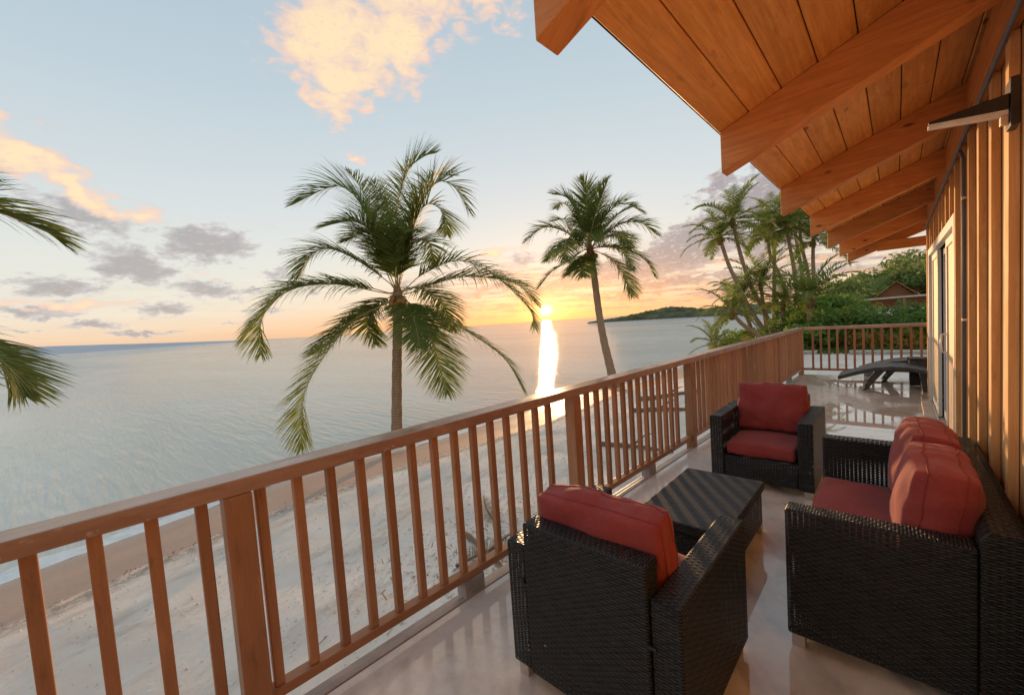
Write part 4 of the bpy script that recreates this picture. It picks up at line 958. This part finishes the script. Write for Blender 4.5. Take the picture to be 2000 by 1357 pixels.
info = [('s1', 'short palm standing between the trunks of the grove', .14, 1.0, 18, -.2), ('s2', 'young palm with broad arching fronds just beyond the railing corner', .16, .95, 20, .0),
        ('s3', 'low palm leaning left over the water from the bank', .13, .75, 18, -.6), ('s4', 'smallest young palm low by the water behind the railing', .10, .55, 14, -.3),
        ('s5', 'bushy low palm under the tall trunks', .13, .8, 18, -.2), ('s6', 'low palm behind the leaning pair on the bank', .13, .8, 18, -.4)]
for i, (k, lb, r, s, nf, em) in enumerate(info): grove_palm('far_' + k, lb, r, s, nf, 60 + i, 0, em)

# ------------------------------------------------------------------ shrubs and trees
def leafcloud(name, mat, n, rad, size, seed, clumps=14, flat=1.0):
    rng = random.Random(seed); m_ = MB(); cl = []
    for i in range(clumps):
        d = Vector((rng.gauss(0, 1), rng.gauss(0, 1), rng.gauss(0, 1) * .8)).normalized() * rng.uniform(.25, .8)
        cl.append((d, rng.uniform(.25, .5)))
    for i in range(n):
        c, r = cl[rng.randrange(clumps)]
        d = Vector((rng.gauss(0, 1), rng.gauss(0, 1), rng.gauss(0, 1))).normalized()
        p = c + d * r * rng.uniform(.7, 1.05); p = Vector((p.x * rad[0], p.y * rad[1], p.z * rad[2] + rad[2] * .9))
        a = Vector((rng.gauss(0, 1), rng.gauss(0, 1), rng.gauss(0, .6))).normalized(); b = a.cross(d + Vector((0, 0, .6))).normalized()
        s = size * rng.uniform(.6, 1.3)
        m_.face([p - a * s, p - b * s * .42, p + a * s - Vector((0, 0, s * .25)), p + b * s * .42], smooth=False)
    return m_.mesh(name, M[mat])
LC = {'a': [leafcloud('foliage', 'leaf_a', 1500, (1.35, 1.35, 1.0), .15, i) for i in range(2)],
      'b': [leafcloud('foliage', 'leaf_b', 1700, (1.5, 1.5, 1.2), .12, 5 + i) for i in range(2)],
      'c': [leafcloud('foliage', 'leaf_c', 1200, (1.2, 1.2, .9), .13, 9 + i) for i in range(2)]}
stem_b = MB()
for i in range(5):
    a = i * 1.256; stem_b.tube([(0, 0, -.3), (math.cos(a) * .2, math.sin(a) * .2, .5), (math.cos(a) * .7, math.sin(a) * .7, 1.2)], [.05, .035, .012], 5)
stem_mesh = stem_b.mesh('stems', M['bark'])
def shrub(kind, x, y, z, s, label, sz=1.0, group=None, i=0):
    t = thing('shrub', label, 'shrub', (x, y, z), random.uniform(0, 6.28), group)
    o = place('foliage', LC[kind][i % 2], t); o.scale = (s, s, s * sz); o = place('stems', stem_mesh, t); o.scale = (s * .8,) * 3
names = {'a': 'bright green', 'b': 'dark green', 'c': 'golden yellow'}
sh = [('b', -6.6, 25.2, -1.5, .75, 'low dark shrub at the water edge of the grove'), ('a', -5.3, 25.8, -1.4, .85, 'bright shrub under the leaning low palm'),
      ('c', -5.9, 27.2, -1.1, .9, 'golden shrub among the front trunks of the grove'), ('b', -4.6, 27.6, -1.0, 1.0, 'dark shrub behind the corner post of the railing'),
      ('a', -3.2, 25.6, -1.0, 1.0, 'bright low shrub beside the young broad palm'), ('b', -2.1, 26.6, -.9, 1.15, 'dark round shrub right of the young palm'),
      ('c', -1.2, 25.8, -1.0, .85, 'golden flowering shrub seen through the end railing'), ('b', -.5, 27.3, -.9, 1.05, 'dark shrub behind the golden one'),
      ('c', .35, 25.9, -1.0, .8, 'smaller golden shrub left of the dark thicket'), ('a', 1.0, 27.1, -.9, .95, 'bright broad leaved shrub by the low wall'),
      ('b', 2.1, 26.2, -.9, 1.2, 'dark thicket shrub next to the house corner'), ('a', -3.2, 29.6, -.7, 1.25, 'large bright bush in front of the cottage'),
      ('a', -1.9, 30.6, -.7, 1.15, 'rounded bright bush left of the cottage wall'), ('b', .9, 30.5, -.9, 1.1, 'large dark bush hiding the cottage wall'),
      ('a', 2.6, 30, -.6, 1.3, 'bright bush right of the cottage by the house corner'), ('b', -7.9, 28.8, -2.0, .9, 'dark shrub leaning out over the bank'),
      ('a', -6.9, 30.5, -1.4, 1.0, 'bright bush behind the leaning pair of palms'), ('b', -4.6, 33.5, -.9, 1.3, 'big dark bush deep in the grove'),
      ('c', -7.2, 26.6, -1.7, .9, 'golden shrub lowest on the bank'), ('b', -8.2, 33, -2.0, 1.0, 'dark bush at the left end of the grove'),
      ('a', -3.9, 37, -.5, 1.6, 'wide bright bush behind the grove'), ('b', -2.3, 36.5, -.6, 1.3, 'dark bush left behind the cottage')]
for i, (k, x, y, z, s, lb) in enumerate(sh): shrub(k, x, y, z, s, lb, i=i)
# hillside wood
HT = [leafcloud('crown', 'leaf_hill', 2100, (3.1, 3.1, 1.7), .26, 70 + i, 18) for i in range(3)]
tb = MB(); tb.tube([(0, 0, -2.6), (.1, 0, 0), (.3, .1, 1.5)], [.25, .18, .08], 7)
for a in (0, 1.6, 3.1, 4.6): tb.tube([(.1, 0, 0), (math.cos(a) * 1.1, math.sin(a) * 1.1, 1.3)], [.1, .03], 5)
tmesh = tb.mesh('trunk', M['bark'])
rng = random.Random(5); cnt = 0; hp = []
for row, y in enumerate((44, 50, 57, 65, 74, 84, 96)):
    x = -.105 * y - rng.uniform(0, 1)
    while x < 9 + row * 2.2:
        hp.append((x + rng.uniform(-1, 1), y + rng.uniform(-2, 2))); x += 3.3 + row * .35
spots = ['front edge of the wood', 'second line of trees', 'third line of trees', 'middle of the slope', 'upper slope', 'high on the slope', 'skyline']
for x, y in hp:
    cnt += 1
    if -3.4 < x < 4 and y < 49: continue
    t = thing('hillside_tree', 'low spreading green tree in the wood on the hillside behind the cottage', 'tree', (x, y, hill_h(x, y) - 1.0), rng.uniform(0, 6), 'trees on the hillside')
    s = rng.uniform(.8, 1.15); o = place('crown', HT[cnt % 3], t); o.scale = (s, s, s * rng.uniform(.8, 1.1)); o = place('trunk', tmesh, t); o.scale = (s, s, s)
# nearer trees at the far right, with the airy one against the sky
for (x, y, z, s, lb) in ((3.3, 33, 2.2, .7, 'taller tree rising close to the house corner'), (1.2, 52, 1.6, .8, 'rounded tree just above the cottage roof')):
    t = thing('broadleaf_tree', lb, 'tree', (x, y, z)); o = place('crown', HT[1], t); o.scale = (s, s, s * 1.2); o = place('trunk', tmesh, t); o.scale = (s, s, 2.2)

# ------------------------------------------------------------------ cottage among the trees
ct = thing('garden_cottage', 'small red brown cottage with a gabled roof half hidden in the bushes', 'cottage', (-.15, 44, -1.2))
bx('wall', M['cottage'], ct, -1.5, 1.9, 0, 3.5, 0, 2.75)
b = MB(); b.prism([(-.95, 2.75), (1.25, 2.75), (.15, 3.85)], -.02, 3.4); b.build('gable', M['cottage'], ct)
for s in (-1, 1):
    for k in range(6):
        a0, a1 = k / 6, (k + 1) / 6
        X = lambda q: .15 + s * (.0 + 1.45 * q); Z = lambda q: 4.0 - 1.30 * q
        b = MB(); b.prism([(X(a0), Z(a0) - .05 + (.0)), (X(a1), Z(a1) - .05), (X(a1), Z(a1) + .03), (X(a0), Z(a0))], -.5, 3.7); b.build('roof_course', M['shingle'], ct)
b = MB(); b.prism([(-1.9, 2.66), (4.6, 2.78), (4.6, 2.92), (-1.9, 2.80)], -1.2, -.05); b.build('porch_roof', M['cream'], ct, bevel=.01)
for x in (-1.6, .5, 2.6): bx('porch_post', M['cottage'], ct, x, x + .14, -1.1, -.96, 0, 2.66)
bx('window', M['cream'], ct, -.2, .9, -.04, -.005, 1.0, 2.1); bx('pane', M['dark'], ct, -.12, .82, -.06, -.045, 1.08, 2.02)

# low wall in two lengths on the far sand
for (x0, x1, lb) in ((-7.0, -2.75, 'low grey concrete kerb wall on the left beyond the end railing'), (-1.55, 4.2, 'low grey concrete kerb wall on the right beyond the end railing')):
    t = thing('low_wall', lb, 'low wall', (0, 23.6, -.9), 0, 'low walls at the far edge of the sand')
    bx('wall_body', M['curb'], t, x0, x1, 0, .28, 0, .20, bevel=.01); bx('coping', M['cream'], t, x0 - .02, x1 + .02, -.03, .31, .2, .26, bevel=.01)
# strip of grass behind the wall gap
gb_ = MB(); rng = random.Random(3)
for i in range(9000):
    x = rng.uniform(-3.6, 3.2); y = rng.uniform(23.9, 27.5); z = ground_h(x, y); h = rng.uniform(.06, .16); a = rng.uniform(0, 3.14)
    dx_, dy_ = math.cos(a) * .02, math.sin(a) * .02
    gb_.face([(x - dx_, y - dy_, z), (x + dx_, y + dy_, z), (x + rng.uniform(-.05, .05), y + rng.uniform(-.05, .05), z + h)])
o = gb_.build('lawn_grass', M['lawn'], recalc=False); tag(o, 'strip of bright green grass behind the low walls', 'grass', kind='stuff')

# ------------------------------------------------------------------ beach litter
rng = random.Random(11); sb = MB()
def pebble(m_, x, y, z, r):
    n = 6; ring = []; 
    for k in range(n):
        a = 2 * math.pi * k / n + rng.uniform(-.3, .3); rr_ = r * rng.uniform(.7, 1.2); ring.append((x + rr_ * math.cos(a), y + rr_ * .8 * math.sin(a)))
    for k in range(n):
        q = (k + 1) % n
        A = (ring[k][0], ring[k][1], z - r * .3); B = (ring[q][0], ring[q][1], z - r * .3)
        m_.face([A, B, (x + (B[0] - x) * .5, y + (B[1] - y) * .5, z + r * .5), (x + (A[0] - x) * .5, y + (A[1] - y) * .5, z + r * .5)])
    m_.face([(x + (a - x) * .5, y + (b - y) * .5, z + r * .5) for a, b in ring])
for i in range(5200):
    x = rng.uniform(-8.8, -1.9); y = rng.uniform(-2, 16)
    if rng.random() < .35: x, y = rng.gauss(-5.0, .9), rng.gauss(4.3, 1.5)
    if x > -1.9: continue
    pebble(sb, x, y, ground_h(x, y), rng.uniform(.006, .028) * (1.6 if rng.random() < .08 else 1))
o = sb.build('coral_rubble', M['stone'], recalc=False); tag(o, 'scatter of pale coral stones and pebbles on the sand', 'pebbles', kind='stuff')
# dry wrack along the top of the wet strip
wb = MB()
for i in range(1500):
    y = rng.uniform(-6, 17); Y_ = y / KS; xx = -12.3 + rng.gauss(0, .3); x = KS * (xx - 1.0 * math.sin(Y_ * .09 + .4) - .5 * math.sin(Y_ * .31))
    z = ground_h(x, y) + .006; a = rng.uniform(0, 6.28); l = rng.uniform(.015, .05)
    wb.face([(x, y, z), (x + math.cos(a) * l, y + math.sin(a) * l, z + .012), (x + math.cos(a + .4) * l, y + math.sin(a + .4) * l, z + .015)])
o = wb.build('seaweed_wrack', M['rockedge'], recalc=False); tag(o, 'thin dark line of dry seaweed at the top of the wet sand', 'seaweed', kind='stuff')
lb_ = MB()
for i in range(420):
    x, y = rng.gauss(-4.6, .5), rng.gauss(4.1, .8); z = ground_h(x, y) + .012; a = rng.uniform(0, 6.28); l = rng.uniform(.02, .12); w_ = rng.uniform(.003, .009)
    dx_, dy_ = math.cos(a), math.sin(a); lb_.face([(x - dy_ * w_, y + dx_ * w_, z), (x + dy_ * w_, y - dx_ * w_, z), (x + dx_ * l + dy_ * w_ * .4, y + dy_ * l - dx_ * w_ * .4, z + rng.uniform(0, .04)), (x + dx_ * l - dy_ * w_ * .4, y + dy_ * l + dx_ * w_ * .4, z + rng.uniform(0, .04))])
o = lb_.build('leaf_litter', M['deadleaf'], recalc=False); tag(o, 'brown litter of dry leaf shreds round the fallen fronds', 'leaf litter', kind='stuff')
def fallen(x, y, rz_, L, lb, cat='palm frond', elv=.06):
    pts = [Vector((0, 0, .05)), Vector((L * .33, .04, .07)), Vector((L * .66, .02, .06)), Vector((L, -.04, .04))]
    me, rm_ = frond_mesh(pts, 44, .36, .026, .25, int(x * 10), (0, 0, 0), 'deadleaf', 3, .03)
    rm_.materials.clear(); rm_.materials.append(M['driftwood']); t = thing('fallen_frond', lb, cat, (x, y, ground_h(x, y)), rz_); o = place('leaflets', me, t); place('rib', rm_, t)
fallen(-4.5, 3.4, 1.3, 1.5, 'dry fallen palm frond lying on the sand behind the foreground armchair')
fallen(-4.9, 4.6, 2.6, 1.25, 'dry fallen palm frond a little farther up the beach')
fallen(-4.1, 4.2, .4, 1.2, 'third dry palm frond of the heap on the beach, pointing away')
def log(pts, r, lb):
    t = thing('driftwood_log', lb, 'driftwood', pts[0]); p0 = Vector(pts[0]); C = smooth_curve([Vector(p) - p0 for p in pts], 12); b = MB()
    b.tube(C, [r * (1 - .5 * i / 12) * (1 + .12 * math.sin(i * 1.7)) for i in range(13)], 8); b.build('trunk', M['driftwood'], t)
    b = MB(); m_ = C[6]; b.tube([m_, m_ + Vector((.25, .2, .25)), m_ + Vector((.45, .45, .3))], [r * .5, r * .3, r * .08], 6); b.build('branch', M['driftwood'], t)
def g(x, y, d=.05): return (x, y, ground_h(x, y) + d)
log([g(-6.7, 12.9), g(-5.7, 12.95, .06), g(-4.6, 13.1)], .09, 'grey driftwood log across the beach beyond the second railing panel')
log([g(-5.7, 9.3), g(-4.9, 9.42, .06), g(-3.9, 9.5)], .065, 'thin driftwood branch lying nearer the deck')
log([g(-5.1, 4.1), g(-4.4, 3.9, .06), g(-3.8, 3.7)], .045, 'forked stick under the heap of dry fronds')
log([g(-7.4, 15), g(-6.4, 15.3, .07), g(-5.3, 15.5)], .1, 'farthest driftwood log close to the water')
